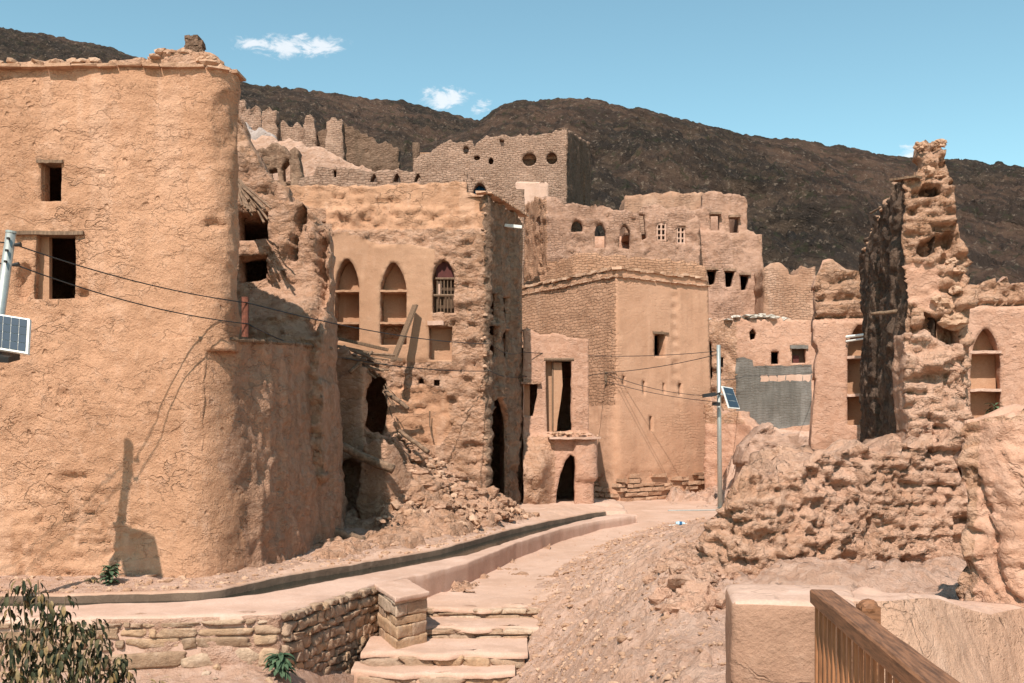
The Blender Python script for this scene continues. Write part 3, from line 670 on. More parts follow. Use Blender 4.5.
# ================================================================== B. broken house behind the rounded corner
B = thing('ruined_house', 'broken clay house with two stacked black openings between rounded house and arched house', 'ruined house', (-4.5, 22, .4))
PB = Plan([Pp(200, 21.5), Pp(334, 21.5)])
OB = [(205, 480), (205, 118), (232, 118), (240, 128), (248, 142), (254, 152), (262, 168), (272, 182), (284, 190), (290, 200), (300, 206), (312, 210), (322, 218), (328, 228), (330, 300), (331, 352), (332, 480)]
def dB(V2, P0):
    c = PB.s_px(296, 232)[0]; c2 = PB.s_px(322, 240)[0]; wb = .10*fbm(P0*2.2, 3, 3)
    zz = V2[:, 1]; a = sm(PB.s_px(296, 262)[1], PB.s_px(296, 255)[1], zz)*sm(PB.s_px(296, 205)[1], PB.s_px(296, 212)[1], zz)
    d = -.45*sm(.12, .04, np.abs(V2[:, 0]-c-wb-.12*(zz-7)))*a
    d -= .45*sm(.13, .05, np.abs(V2[:, 0]-c2+wb))*sm(PB.s_px(0, 345)[1], PB.s_px(0, 335)[1], zz)
    d += 1.1*bricks(V2[:, 0], zz, P0, 6)*sm(-.2, .3, fbm(P0*.8, 3, 71)); low = sm(PB.s_px(0, 282)[1], PB.s_px(0, 345)[1], zz); d += low*1.2+low*(1-low)*1.2*fbm(P0*1.1, 4, 8)
    return d
facade('wall', PB, OB, M['rough'], B, holes=[[(237, 240), (236, 212), (268, 211), (268, 238)], [(239, 283), (238, 256), (267, 255), (267, 281)]], th=.7, cell=.085, dp=.07, de=.13, ebias=.2, dfn=dB, jag=.12, seed=9)
pl2 = Plan([Pp(256, 21.9), Pp(300, 27.8)]); 
facade('side_wall', pl2, [(pl2.s_px(257, 200)[0], zat(215, 22)), (pl2.S[-1], zat(215, 22)), (pl2.S[-1], zat(196, 27)), (2.2, zat(178, 24)), (.2, zat(155, 22))], M['rough'], B, th=.4, cell=.12, dp=.05, de=.1, ebias=.2, px=False, jag=.1)
shell('back_wall', [Pp(332, 22.2), Pp(320, 26), (-7.6, 26), (-7.4, 22.3)], 0, zat(222, 22), M['rough'], B)
slab('roof', [(-7.3, 22.2), Pp(326, 22.2), Pp(316, 25.8), (-7.3, 25.8)], zat(206, 22), .3, M['rough'], B)
mb = MB()
for i in range(17):
    t = i/16; a_ = W(231+t*8+random.uniform(-2, 2), 176+t*9+random.uniform(-5, 4), 20.9+random.uniform(-.1, .1)); b_ = W(256+t*16-8*(i % 3), 201+t*9+random.uniform(-4, 6)+8*(i % 4 == 0), 20.5+random.uniform(-.3, .2))
    mb.tube([a_, (a_+b_)/2+Vector((0, 0, random.uniform(-.03, .05))), b_], .022+random.random()*.012, 6, tone=0)
tag(mb.build('palm_rods', M['log'], offset=(-5.4, 20.9, 7.9)), 'bundle of grey palm rods spilling over the upper black opening', 'roof poles')

# ================================================================== C. arched house
C0 = (-.756, 28.0); Cd = (.243, 1.0); farC = (C0[0]+.243*4.4, 32.4)
C = thing('arched_house', 'large ruined clay house with a row of arched shelf niches and a tall dark doorway', 'house', (-3, 29, .5))
PC = Plan([Pp(278, 28.3), C0, farC], smooth=False)
OC = [(282, 183), (300, 184), (340, 182), (380, 184), (405, 181), (440, 180), (466, 177), (467, 190), (476, 195), (485, 194), (495, 202), (505, 209), (520, 217), (521.5, 217), (521.5, 512), (485, 530), (283, 530)]
n1 = arch_poly(334.7, 257, 359.4, 341, 1.25, .3); n2 = arch_poly(380, 261, 406.7, 345, 1.15, .3); n3 = arch_poly(432.5, 259, 454, 313, .8, .1)
r3 = rect_poly(429, 326, 452, 360); cav = [(360, 440), (361, 400), (364, 376), (376, 373), (386, 380), (388, 402), (384, 438)]
hs1 = rect_poly(418, 379, 424, 385); hs2 = rect_poly(434, 380, 440, 386)
door = arch_poly(490.5, 393, 509, 499, 1.9, .55); sl = [rect_poly(490, 294, 498.5, 322), rect_poly(502.5, 297, 510, 327), rect_poly(490, 326, 498.5, 356), rect_poly(502.5, 329, 510, 358)]
smz = [(331, 352), (331, 236), (345, 232), (380, 245), (410, 244), (435, 249), (434, 262), (433, 330), (452, 330), (452, 362), (420, 362), (395, 362)]
low = [(384, 388), (420, 385), (447, 392), (452, 430), (440, 446), (388, 438)]
scn = PC.S[1]
SMZ = [PC.s_px(x, y) for x, y in smz]; LOW = [PC.s_px(x, y) for x, y in low]
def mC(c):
    r = np.zeros(len(c), int); r[in_poly(c, np.array(SMZ))] = 1; r[in_poly(c, np.array(LOW))] = 3; r[c[:, 0] > scn] = 2; r[(c[:, 1] > zat(228, 28)) & (c[:, 0] < scn)] = 3; return r  # right side takes a darker clay, its shade put into the colour
def dC(V2, P0):
    s, z = V2[:, 0], V2[:, 1]; d = 0*s; side = s > scn
    l = PC.s_px(0, 228)[1] if False else zat(228, 28); wb = .08*fbm(P0*1.5, 3, 2)
    d -= np.where(side, 0, .12*sm(l-.06, l+.06, z+wb)); d -= np.where(side, 0, .12*sm(zat(206, 28)-.08, zat(206, 28)+.03, z+wb*2))
    inn = in_poly(V2, np.array(SMZ)); d += np.where(side | inn, 0, .9*bricks(s, z, P0, 2)*sm(-.2, .3, fbm(P0*.8, 3, 70)))
    r = s-scn   # pilasters and long rain grooves on the shaded side
    d += np.where(side, .10*(sm(.0, .1, r)*sm(.45, .35, r)+sm(1.55, 1.65, r)*sm(1.95, 1.85, r)+sm(3.1, 3.2, r)*sm(3.7, 3.6, r)), 0)
    d += np.where(side, .05*fbm(np.stack([P0[:, 0]*3.5, P0[:, 1]*3.5, P0[:, 2]*.5], 1), 4, 8)+.06*crumble(P0*1.2, 8)+.7*bricks(s, z, P0, 4), 0)
    return d
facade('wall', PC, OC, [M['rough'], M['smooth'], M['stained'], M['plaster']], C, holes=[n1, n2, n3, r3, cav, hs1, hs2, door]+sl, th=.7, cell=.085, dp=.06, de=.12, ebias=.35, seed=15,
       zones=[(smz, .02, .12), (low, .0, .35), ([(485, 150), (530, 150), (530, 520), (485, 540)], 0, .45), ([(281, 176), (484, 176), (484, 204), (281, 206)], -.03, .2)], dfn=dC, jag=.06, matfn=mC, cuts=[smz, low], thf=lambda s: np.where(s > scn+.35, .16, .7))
shell('side_wall', [farC, (farC[0], 36), (-7.0, 36), Pp(280, 28.7)], 0, zat(190, 28), M['rough'], C)
inC = [(-6.4, 28.8), (-1.3, 28.5), (-.2, 32.2), (-.4, 35.6), (-6.8, 35.6)]
slab('roof', inC, zat(196, 28), .3, M['rough'], C); slab('floor', inC, zat(322, 28)-.1, .3, M['rough'], C)
niche(PC, n1, .54, (291, 323), M['smooth'], C); niche(PC, n2, .54, (291, 323), M['smooth'], C)
nn = panel('recess', PC, r3, -.42, M['smooth'], C)
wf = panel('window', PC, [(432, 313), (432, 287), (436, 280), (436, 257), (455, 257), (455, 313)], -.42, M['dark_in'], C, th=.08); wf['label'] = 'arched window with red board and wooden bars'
pb = panel('board', PC, [(435, 261), (452, 261), (453, 277), (435, 277)], -.22, M['maroon'], wf, th=.03)
mb = MB()
def bar(pl, x0, y0, x1, y1, off, t, mb):
    a_, b_ = pl.pt(x0, y0, off), pl.pt(x1, y1, off); mb.tube([a_, b_], t, 6)
for x in (436.5, 440, 443.5, 447, 450.5): bar(PC, x, 278, x, 312, -.15, .016, mb)
bar(PC, 435, 278, 454, 278, -.13, .035, mb); bar(PC, 433, 295, 454, 295, -.1, .04, mb)
mb.build('bars', M['wood'], wf)
pw = panel('shutter', PC, [(436, 280), (441, 280), (441, 294), (436, 294)], -.2, M['coping'], wf, th=.03)
sl_ = shelf('sill', PC, 428, 444, 323.5, .14, -.15, .12, M['coping'], C)
# small slabs that cap the shaded side and a white spout
mb = MB(); s = scn-.1
while s < PC.S[2]:
    b_, n_ = PC.frame(np.array([s])); zz = np.interp(s, [scn-.1, PC.S[2]], [zat(193, 28), zat(215.5, 32.4)]); p = PC.pos(s, zz, .05)[0]; mb.box(p, (.2, .3, .06), rz=math.atan2(1, .243), jit=.02, tone=random.random()); s += .21
mb.build('coping', M['clods'], C)
mb = MB(); p = PC.pt(507, 226, .0); mb.box(p+Vector((.18, -.05, -.02)), (.55, .13, .09), ry=.1); mb.build('spout', M['white'], C)
mb = MB(); mb.tube([PC.pt(433, 438, .14), PC.pt(430.5, 425, .14), PC.pt(430.5, 411, .15)], .018, 6)
tag(mb.build('iron_rod', M['wood'], offset=tuple(PC.pt(430, 424, .15))), 'short dark rod standing against the lower clay wall of the arched house', 'rod')
# corner fillet strip
mb = MB()
for k in range(30): mb.rock(PC.pos(scn+random.uniform(-.1, .05), random.uniform(.3, 9), .0)[0], random.uniform(.03, .07), sub=1)
mb.build('corner_stones', M['clods'], C)['kind'] = 'stuff'

# ================================================================== broken walls below the arched house
R1 = thing('broken_wall', 'thick stump of collapsed clay wall below the left shelf niche', 'ruined wall', (-3.9, 25.3, .5))
PR = Plan([Pp(300, 25.6), Pp(362, 25.2), Pp(372, 25.9)], smooth=True)
facade('wall', PR, [(306, 540), (306, 350), (318, 347), (335, 350), (352, 352), (362, 362), (369, 374), (366, 400), (364, 440), (372, 450), (372, 540)], [M['rough']], R1,
       holes=[[(334, 534), (333, 480), (338, 462), (352, 458), (366, 466), (368, 500), (367, 534)]], th=1.3, cell=.09, dp=.07, de=.07, ebias=.0, seed=23, jag=.14)
R2 = thing('wall_pier', 'squat clay wall pier under the long fallen log', 'ruined wall', (-2.9, 25, .5))
PR2 = Plan([Pp(364, 24.7), Pp(386, 24.3), Pp(414, 25.1)], batter=.10, ztop=zat(425, 24.5), smooth=True)
facade('wall', PR2, [(364, 545), (363, 472), (366, 446), (375, 440), (392, 445), (404, 462), (412, 480), (415, 500), (416, 545)], [M['rough']], R2, th=1.0, cell=.075, dp=.05, de=.05, ebias=-.1, seed=29, jag=.08)
facade('rear_wall', Plan([Pp(364, 26.6), Pp(395, 26.6)]), [(340, 540), (340, 440), (352, 420), (366, 437), (384, 437), (400, 440), (410, 470), (420, 500), (420, 540)], M['rough'], R2, th=.9, cell=.1, dp=.06, de=.09, ebias=.1, seed=30, jag=.1)

def heap(name, label, x0, x1, y0, y1, fn, cell, mat, seed, amp=.16, blk=3.0, offset=None, cat='rubble heap'):
    xs = np.arange(x0, x1, cell); ys = np.arange(y0, y1, cell*1.3); XX, YY = np.meshgrid(xs, ys); P = np.stack([XX.ravel(), YY.ravel(), 0*XX.ravel()], 1)
    z = fn(P[:, 0], P[:, 1])+amp*1.6*fbm(P*.9, 4, seed); P[:, 2] = z
    q = P+.12*fbm(P*1.6, 2, seed+1)[:, None]
    f1, f2, cid = worley(q*np.array([blk, blk, blk*1.3]), seed); f1b, f2b, cidb = worley(q*blk*.45, seed+5)
    P[:, 2] += amp*(1.1*(cid-.5)-1.0*cre(.25, f2, f1, P)-.1*f1+1.2*(cidb-.5)-.7*cre(.18, f2b, f1b, P))+.3*amp*fbm(P*7, 3, seed+2)
    P[:, 1] += -amp*.9*(cid-.5); P[:, 0] += amp*.5*(cidb-.5)
    ny, nx = XX.shape; i = np.arange(ny-1)[:, None]*nx+np.arange(nx-1)[None, :]; i = i.ravel()
    o = mesh_obj(name, P, np.stack([i, i+1, i+nx+1, i+nx], 1), mat, None, True, offset=offset or ((x0+x1)/2, (y0+y1)/2, 0)); tag(o, label, cat); return o
def hM1(X, Y):
    top = np.interp(Y, [22.5, 23.6, 24.6, 26, 28.2], [.28, .62, 1.0, 1.75, 2.9]); px = X/Y*F+CX
    k = np.interp(px, [300, 330, 372, 384, 420, 455, 480, 500, 530], [.15, .22, .35, .92, .72, .45, .25, .16, .0]); fk = sm(.35, 1.5, Y-Yof(FAR, X)); return .25-.5*(1-fk)+fk*(.15+(top-.28)*k+.12*k)
h1 = heap('rubble_heap', 'slope of fallen clay rubble climbing against the arched house', -4.9, .9, 18.4, 28.6, hM1, .05, M['rough'], 41, .11, 2.8)

# ================================================================== D. small gate house
D = thing('gate_house', 'small two-storey clay house with a tall upper window and an arched doorway', 'house', (1.4, 33, .2))
PD = Plan([Pp(523, 32.3), Pp(589, 32.3), (2.65, 36.5)], smooth=False)
tw = [(547, 432), (546, 396), (545.5, 360), (571.5, 360), (571.5, 375), (572, 431)]; lw = [(524, 416), (524, 384), (537.5, 384), (537, 396), (533, 416)]; ad = arch_poly(555.5, 452, 574.5, 511, 1.25, .5)
ad = [(555, 511), (556.5, 492), (560, 474), (565, 461), (570, 454.5), (574, 457), (575, 470), (574.5, 511)]
def dD(V2, P0):
    c0 = PD.s_px(555, 440); k = sm(c0[1]+.1, c0[1]-.9, V2[:, 1])*sm(c0[0]+.0, c0[0]-.55, V2[:, 0]); d = k*(.75+.35*fbm(P0*1.3, 4, 3))
    b = sm(PD.s_px(575, 440)[0]-.05, PD.s_px(575, 440)[0]+.03, V2[:, 0])*sm(PD.s_px(590, 432)[1], PD.s_px(590, 436)[1], V2[:, 1])*(V2[:, 0] < PD.S[1]+.4)
    zz = V2[:, 1]; b *= 1-.75*sm(PD.s_px(0, 480)[1]+.03, PD.s_px(0, 480)[1]-.03, zz)
    return d+.15*b+.12*sm(PD.s_px(0, 432)[1]+.05, PD.s_px(0, 440)[1], zz)
sD = PD.S[-1]; OD = [PD.s_px(x, y) for x, y in [(523, 516), (523, 330), (526, 329), (540, 333), (560, 334), (575, 338), (588, 339)]]+[(sD, zat(339, 32.3)), (sD, 0), (PD.S[1], 0)]
facade('wall', PD, OD, [M['pink'], M['rough']], D, holes=[[PD.s_px(*q) for q in h] for h in (tw, lw, ad)], th=.45, cell=.085, dp=.035, dfn=dD, px=False, seed=5, jag=.04,
       matfn=lambda c: (c[:, 1] < zat(436, 32.3)) & (c[:, 0] < PD.s_px(555, 440)[0]))
shell('side_wall', [(2.65, 36.5), (-.4, 37), (-.4, 33.9)], 0, zat(340, 32.3), M['pink'], D)
slab('roof', [(.5, 32.7), (2.2, 32.7), (2.5, 36.3), (-.2, 36.8), (-.2, 33.9)], zat(346, 32.3), .25, M['rough'], D)
slab('floor', [(.5, 32.7), (2.2, 32.7), (2.5, 36.3), (-.2, 36.8), (-.2, 33.9)], zat(436, 32.3), .25, M['rough'], D)
wd = panel('window', PD, [(546, 360), (557, 360), (556, 432), (546, 432)], -.4, M['smooth'], D, th=.1); wd['label'] = 'tall window with cut-out wooden shutters'
panel('shutter', PD, [(553, 362), (562, 362), (563, 385), (561, 402), (558, 420), (557, 431), (552, 431)], -.25, M['smooth'], wd, th=.05)
mb = MB(); bar(PD, 544, 359.5, 574, 359.5, -.05, .06, mb); bar(PD, 553, 361, 553, 431, -.25, .03, mb); mb.build('frame', M['wood'], wd)
panel('window', PD, [(524, 384), (530, 384), (530, 416), (524, 416)], -.3, M['smooth'], D, th=.1)
shelf('lintel', PD, 521, 541, 383, .12, -.2, .07, M['rough'], D)
shelf('canopy', PD, 549, 590, 438, .45, -.1, .07, M['coping'], D)
mb = MB()
for i in range(26): mb.rock(PD.pt(random.uniform(546, 592), random.uniform(433, 437), random.uniform(.0, .35)), random.uniform(.05, .12), flat=.45, sub=1)
mb.build('ledge_stones', M['clods'], D)['kind'] = 'stuff'

# ================================================================== E. tall tower house in the middle
E0 = (4.04, 38.8); ER = (8.15, 41.56); ELf = (.35, 44.3)
E_ = thing('tower_house', 'tall plain tower house with thin slit openings at the end of the street', 'tower', (5, 42, .1))
PE = Plan([ELf, E0, ER], batter=.028, ztop=zat(268, 38.8), smooth=False)
ew = rect_poly(653, 334, 664, 357); eh = [rect_poly(621, 376, 622.8, 385), rect_poly(641, 381, 643.2, 394), rect_poly(661, 383, 663, 393.5), rect_poly(677, 383, 679.5, 395), rect_poly(647, 416, 649.5, 431)]
z0 = zat(268, 38.8); OE = [(0, -.3), (0, z0-.1), (PE.S[1]-2.5, z0-.05), (PE.S[1], z0), (PE.S[1]+1.7, z0+.02), (PE.S[1]+3.4, z0-.02), (PE.S[2], z0-.02), (PE.S[2], -.3)]
eL = PE.s_px(537, 340); 
def dE(V2, P0):
    s, z = V2[:, 0], V2[:, 1]; d = 0*s; side = s < PE.S[1]
    f = (z % .27)/.27; d += np.where(side, .025*fbm(P0*3, 3, 3)-.03*sm(.22, .02, f)*(fbm(P0*.8, 2, 1) > -.35), 0)
    g_ = PE.S[1]+3.05; d -= np.where(np.abs(s-g_) < .18, .06*(np.sin(z*14)*.5+.5)*sm(1.5, 6, z), 0)
    d += .03*sm(z0-.75, z0-.72, z)*(~side)*0
    m = sm(1.35, .95, z+.25*fbm(P0*1.2, 2, 4)); d -= m*(.05+.0*z)
    return d
facade('wall', PE, OE, [M['tower'], M['brick']], E_, holes=[[PE.s_px(*q) for q in h] for h in [ew]+eh]+[[PE.s_px(*q) for q in rect_poly(532.5, 332, 536.5, 341)]], th=.5, cell=.12, dp=.03, dfn=dE, px=False, seed=8, jag=.03,
       matfn=lambda c: (c[:, 0] < PE.S[1]) & (c[:, 1] > 3.8))
shell('back_wall', [ER, (6.0, 46.5), (2.2, 48), ELf], 0, z0-.1, M['brick'], E_)
slab('roof', [E0[0:1]+(39.5,), (7.7, 41.9), (5.9, 46.1), (2.3, 47.5), (.9, 44.2)], z0-.25, .3, M['rough'], E_)
wn = panel('window', PE, [(653, 334), (656, 334), (656, 357), (653, 357)], -.3, M['tower'], E_, th=.08); shelf('lintel', PE, 651, 667, 333.2, .06, -.3, .09, M['wood'], wn)
mb = MB()   # flat stones along the parapet, brick courses at the foot
for s in np.arange(.05, PE.S[2], .33):
    p = PE.pos(s, z0-.01+random.uniform(-.02, .05), -.12)[0]; b_, n_ = PE.frame(np.array([s])); mb.box(p, (.34, .42, .10), rz=math.atan2(n_[0][1], n_[0][0])+math.pi/2, jit=.035, tone=random.random())
for s in np.arange(.05, PE.S[2], .28):
    p = PE.pos(s, z0-.32+random.uniform(-.02, .02)-.0*s, .02)[0]; b_, n_ = PE.frame(np.array([s])); mb.box(p, (.26, .16, .05), rz=math.atan2(n_[0][1], n_[0][0])+math.pi/2, jit=.02, tone=random.random())
mb.build('parapet', M['clods'], E_)
mb = MB()
for r in range(6):
    s = 5.2+random.uniform(0, .2)
    while s < PE.S[2]:
        ww = random.uniform(.3, .75); hgt = .17
        if random.random() < .93-.08*r:
            p = PE.pos(s+ww/2, .1+r*.185+random.uniform(-.02, .02), -.06)[0]; b_, n_ = PE.frame(np.array([s])); mb.box(p, (ww-.03, .32, hgt*.8), rz=math.atan2(n_[0][1], n_[0][0])+math.pi/2, rx=random.uniform(-.04, .04), jit=.03, tone=random.random()*.6)
        s += ww
mb.build('base_courses', M['clods'], E_)
mb = MB(); p = PE.pt(609, 378, .05); mb.box(p, (.09, .06, .5)); mb.build('cable_bracket', M['wood'], E_)
# low lean-to wall between tower and street lamp
LT = thing('low_wall', 'low rounded clay wall leaning against the right side of the tower house', 'wall', (8.6, 41, .1))
PT = Plan([Pp(705, 40.2), Pp(735, 39.5), Pp(765, 38.3)], smooth=True)
facade('wall', PT, [(704, 500), (705, 395), (712, 402), (722, 414), (735, 412), (748, 424), (765, 440), (768, 500)], [M['pink'], M['rough']], LT, th=.8, cell=.11, dp=.07, de=.05, seed=12, jag=.1,
       matfn=lambda c: c[:, 1] > zat(424, 39.5))
# ================================================================== F. upper house with the row of small arches
Fh = thing('hill_house', 'pink clay house above the tower with three arched openings and two framed windows', 'house', (4, 52, 9))
PF_ = Plan([(0.55, 56), Pp(547, 50), Pp(700, 50.6)], smooth=False)
fa = [arch_poly(571, 219, 583, 232, .9, .1), arch_poly(595, 222, 606, 248, .9, .3), arch_poly(619, 224, 630.5, 249, .9, .3)]
fcr = [(639, 213), (645, 214), (647, 238), (642, 240)]; fw = [rect_poly(657, 223, 666.5, 241), rect_poly(677, 226, 685.5, 244)]; fs = [arch_poly(537, 217, 542, 231, .9, .1)]
OF = [(521.5, 300), (522, 205), (535, 200), (548, 199), (560, 200), (570, 206), (584, 205), (600, 207), (620, 210), (639, 211), (643, 205), (655, 203), (670, 206), (685, 207), (694, 214), (700, 219), (700, 300)]
facade('wall', PF_, OF, [M['far_pink'], M['stained'], M['brick']], Fh, holes=fa+fw+[fcr]+fs, th=.45, cell=.14, dp=.08, de=.12, ebias=.1, seed=61, jag=.12,
       matfn=lambda c: np.where(c[:, 0] < PF_.S[1], 2, np.where(c[:, 1] < PF_.s_px(600, 262)[1], 2, 0)))
shell('back_wall', [Pp(700, 51), Pp(700, 56), (0.6, 56.3)], 4, zat(214, 50), M['pink'], Fh)
for i, r in enumerate(((657, 223, 666.5, 241), (677, 226, 685.5, 244))):
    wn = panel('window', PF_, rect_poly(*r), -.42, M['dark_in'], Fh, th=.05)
    mb = MB(); x0, y0, x1, y1 = r
    for x in (x0+.6, (x0+x1)/2, x1-.6): bar(PF_, x, y0, x, y1, -.12, .05, mb)
    for y in (y0+1, y0+6, y0+12, y1-1): bar(PF_, x0, y, x1, y, -.12, .045, mb)
    mb.build('frame', M['coping'], wn)
# its base terrace wall, coursed brick
TB = thing('terrace_wall', 'long brick-coursed clay wall running under the small arches', 'wall', (4, 48.5, 7))
PTB = Plan([Pp(521, 51.5), Pp(575, 48.0), Pp(706, 48.4)], smooth=False)
facade('wall', PTB, [(521, 300), (521, 285), (545, 276), (560, 262), (575, 254), (600, 255), (640, 258), (680, 262), (706, 266), (706, 300)], [M['brick']], TB, th=1.2, cell=.16, dp=.05, de=.06, ebias=0, seed=62, jag=.1)

# block with the small windows
Gh = thing('keep_house', 'tall pale clay block with two rows of small dark windows under the dark hill', 'house', (11, 54, 8))
PG = Plan([Pp(693, 52.2), Pp(762, 52.2)], batter=.04, ztop=zat(190, 52))
gw = [rect_poly(711, 214, 720, 230), rect_poly(730, 217, 739, 233), [(706, 270), (716, 271), (714, 284), (708, 286)], [(724, 271), (734, 272), (731, 287), (725, 288)], [(739.5, 275), (748.5, 276), (746, 290), (740, 291)]]
facade('wall', PG, [(693, 330), (693, 210), (703, 208), (703, 193), (715, 191), (735, 194), (744, 197), (748, 203), (748, 228), (757, 235), (761, 246), (763, 270), (764, 330)], [M['far_pink']], Gh, holes=gw, th=.6, cell=.13, dp=.09, de=.07, ebias=-.1, seed=66, jag=.06,
       dfn=lambda V, P: -.18*sm(PG.s_px(0, 231)[1]-.05, PG.s_px(0, 231)[1]+.05, V[:, 1]))
shell('back_wall', [Pp(762, 52.6), (13.2, 58), (10, 58), Pp(694, 52.6)], 4, zat(232, 52), M['far_pink'], Gh)
shell('upper_wall', [Pp(747, 52.6), (12.4, 56), (10, 56), Pp(703, 52.6)], zat(240, 52), zat(200, 52), M['far_pink'], Gh)
slab('roof', [Pp(694, 52.6), Pp(760, 52.6), (13, 57.8), (10.2, 57.8)], zat(236, 52), .3, M['rough'], Gh)
for r in ((706, 270, 716), (724, 271, 734), (739.5, 275, 748.5), (711, 214, 720), (730, 217, 739)): shelf('lintel', PG, r[0]-1.2, r[2]+1.2, r[1]-.6, .10, -.3, .12, M['stained'], Gh)
PG2 = Plan([Pp(622, 53.8), Pp(706, 53.8)]); G2 = thing('rear_house', 'low pale wall head just behind the arches, left of the tall windowed block', 'house', (9, 54, 9))
facade('wall', PG2, [(625, 235), (625, 196), (640, 194), (670, 193), (694, 192), (704, 192), (704, 235)], M['plaster_far'], G2, th=3, cell=.2, dp=.05, seed=68, jag=.1)

# ================================================================== G. stone house at the top
Th = thing('stone_house', 'high pale stone-coursed house with two round windows against the dark hill', 'house', (1, 62, 12))
PTh = Plan([Pp(412, 60), Pp(567.5, 60), (4.85, 66.5)], smooth=False)
def circ(cx, cy, rx, ry, n=14): return [(cx+rx*math.cos(2*math.pi*i/n), cy+ry*math.sin(2*math.pi*i/n)) for i in range(n)]
gh = [circ(529.5, 159.5, 7.2, 6.6), circ(551.8, 158.5, 5.6, 6), circ(466, 150, 3, 4), [(499, 139), (504, 140), (504, 147), (501, 146)], circ(491, 161, 2.6, 3.5), circ(477, 158, 3.2, 2.5)]
OT = [(413, 215), (414, 158), (424, 153), (432, 152), (440, 143), (455, 142), (472, 141), (474, 147), (480, 143), (483, 137), (495, 135), (509, 136), (537, 134), (555, 131), (567, 130), (575, 133), (583, 139), (590, 143), (591, 215)]
facade('wall', PTh, OT, [M['pale_brick'], M['dim_stone']], Th, holes=gh, th=.6, cell=.17, dp=.06, de=.05, ebias=.1, seed=71, jag=.12, matfn=lambda c: c[:, 0] > PTh.S[1])
for c in ((529.5, 159.5, 7.4, 6.8), (551.8, 158.5, 5.8, 6.2)):
    wn = panel('window', PTh, circ(*c), -.55, M['dim_stone'], Th, th=.1)
shell('back_wall', [(4.85, 66.5), (-6.5, 67), Pp(413, 60.5)], 10, zat(140, 60), M['dim_stone'], Th)
slab('roof', [Pp(420, 60.5), Pp(565, 60.5), (4.3, 66), (-6, 66)], zat(150, 60), .4, M['rough'], Th)
PW1 = Plan([Pp(515, 57.5), Pp(549, 57.5)]); W1 = thing('plastered_block', 'pale smooth-plastered block below the two round windows', 'wall', (1, 57.5, 14))
facade('wall', PW1, [(515.5, 215), (515.5, 183), (517, 181.5), (546, 182), (548.5, 184), (548.5, 215)], M['coping'], W1, th=1.2, cell=.16, dp=.02, seed=72)
PW2 = Plan([Pp(462, 46), Pp(525, 46)]); W2 = thing('arch_wall', 'grey clay wall with a small arch just above the corner of the arched house', 'wall', (-1, 46, 10))
facade('wall', PW2, [(464, 300), (464, 178), (480, 177.5), (498, 179), (500, 186), (507, 196), (512, 188), (520, 190), (524, 200), (524, 300)], M['pale_brick'], W2, holes=[arch_poly(473, 183, 486.5, 203, .7, .1)], th=.6, cell=.12, dp=.05, de=.06, seed=73, jag=.1)
shell('back_wall', [Pp(524, 46.6), (.55, 49), (-2.2, 49), Pp(464, 46.6)], 4, zat(186, 46), M['dim_stone'], W2); slab('roof', [Pp(464, 46.6), Pp(500, 46.6), (-.55, 48.8), (-2.1, 48.8)], zat(181, 46), .2, M['rough'], W2)
mb = MB(); c = W(479, 189.5, 46.5)
n = 12; V = []; 
for j in range(2):
    for i in range(n): 
        xx = -.25+.5*i/(n-1); V.append((c.x+xx*1.05, c.y+.05*math.sin(i*1.9)+.03*j, c.z+(.24-.9*xx*xx+.05*math.sin(i*2.3)) if True else 0))
    for i in range(n):
        xx = -.25+.5*i/(n-1); V.append((c.x+xx*1.1, c.y+.09*math.sin(i*1.9+1)+.03*j, c.z-.30+.03*math.sin(i*3.1)))
Fc = [(i, i+1, n+i+1, n+i) for i in range(n-1)]+[(2*n+i+1, 2*n+i, 3*n+i, 3*n+i+1) for i in range(n-1)]+[(i+1, i, 2*n+i, 2*n+i+1) for i in range(n-1)]+[(n+i, n+i+1, 3*n+i+1, 3*n+i) for i in range(n-1)]
tag(mesh_obj('blue_cloth', V, Fc, M['blue'], None, True, offset=tuple(c)), 'dark blue cloth bundle in the small arch above the arched house', 'cloth')

# ================================================================== H. ruins on the left slope
def ruin(name, label, cat, px0, px1, Y, outline, mat, holes=(), th=.8, cell=.17, de=.12, seed=0, jag=.25, dp=.08, turn=0, **kw):
    pl = Plan([Pp(px0, Y), Pp(px1, Y+turn)]); m = (pl.p[0]+pl.p[1])/2; t = thing(name, label, cat, (m[0], m[1], zat(max(q[1] for q in outline), Y)))
    facade('wall', pl, outline, mat, t, holes=holes, th=th, cell=cell, dp=dp, de=de, ebias=.3, seed=seed, jag=jag, **kw); return t, pl
ruin('ruined_wall', 'jagged stone wall remnant highest on the slope beside the rounded house', 'ruined wall', 236, 262, 66, [(236, 170), (236, 102), (243, 103), (249, 107), (255, 105), (260, 112), (262, 124), (262, 170)], M['pale_brick'], seed=81)
ruin('stone_pier', 'square stone pier with a flat top beside the highest wall remnant', 'ruined pier', 262, 277, 65, [(262, 170), (262, 111), (268, 108), (276, 110), (277, 132), (277, 170)], M['pale_brick'], seed=82, jag=.12)
ruin('stone_wall', 'low ochre stone wall between two stone piers on the slope', 'ruined wall', 277, 306, 65.5, [(277, 170), (277, 124), (283, 121), (290, 127), (300, 126), (307, 127), (307, 170)], M['pale_brick'], seed=83, jag=.15)
ruin('stone_column', 'slender broken stone column standing on the slope', 'ruined pier', 304, 316, 64.5, [(304, 170), (304, 124), (306, 116), (310, 115), (313, 120), (316, 128), (316, 170)], M['pale_brick'], seed=84, jag=.1)
ruin('wide_stone_pier', 'wide pale stone pier at the left end of the dark stone wall', 'ruined pier', 325, 343, 64.5, [(325, 175), (326, 123), (332, 118), (340, 119), (343, 126), (344, 175)], M['pale_brick'], seed=85, jag=.12)
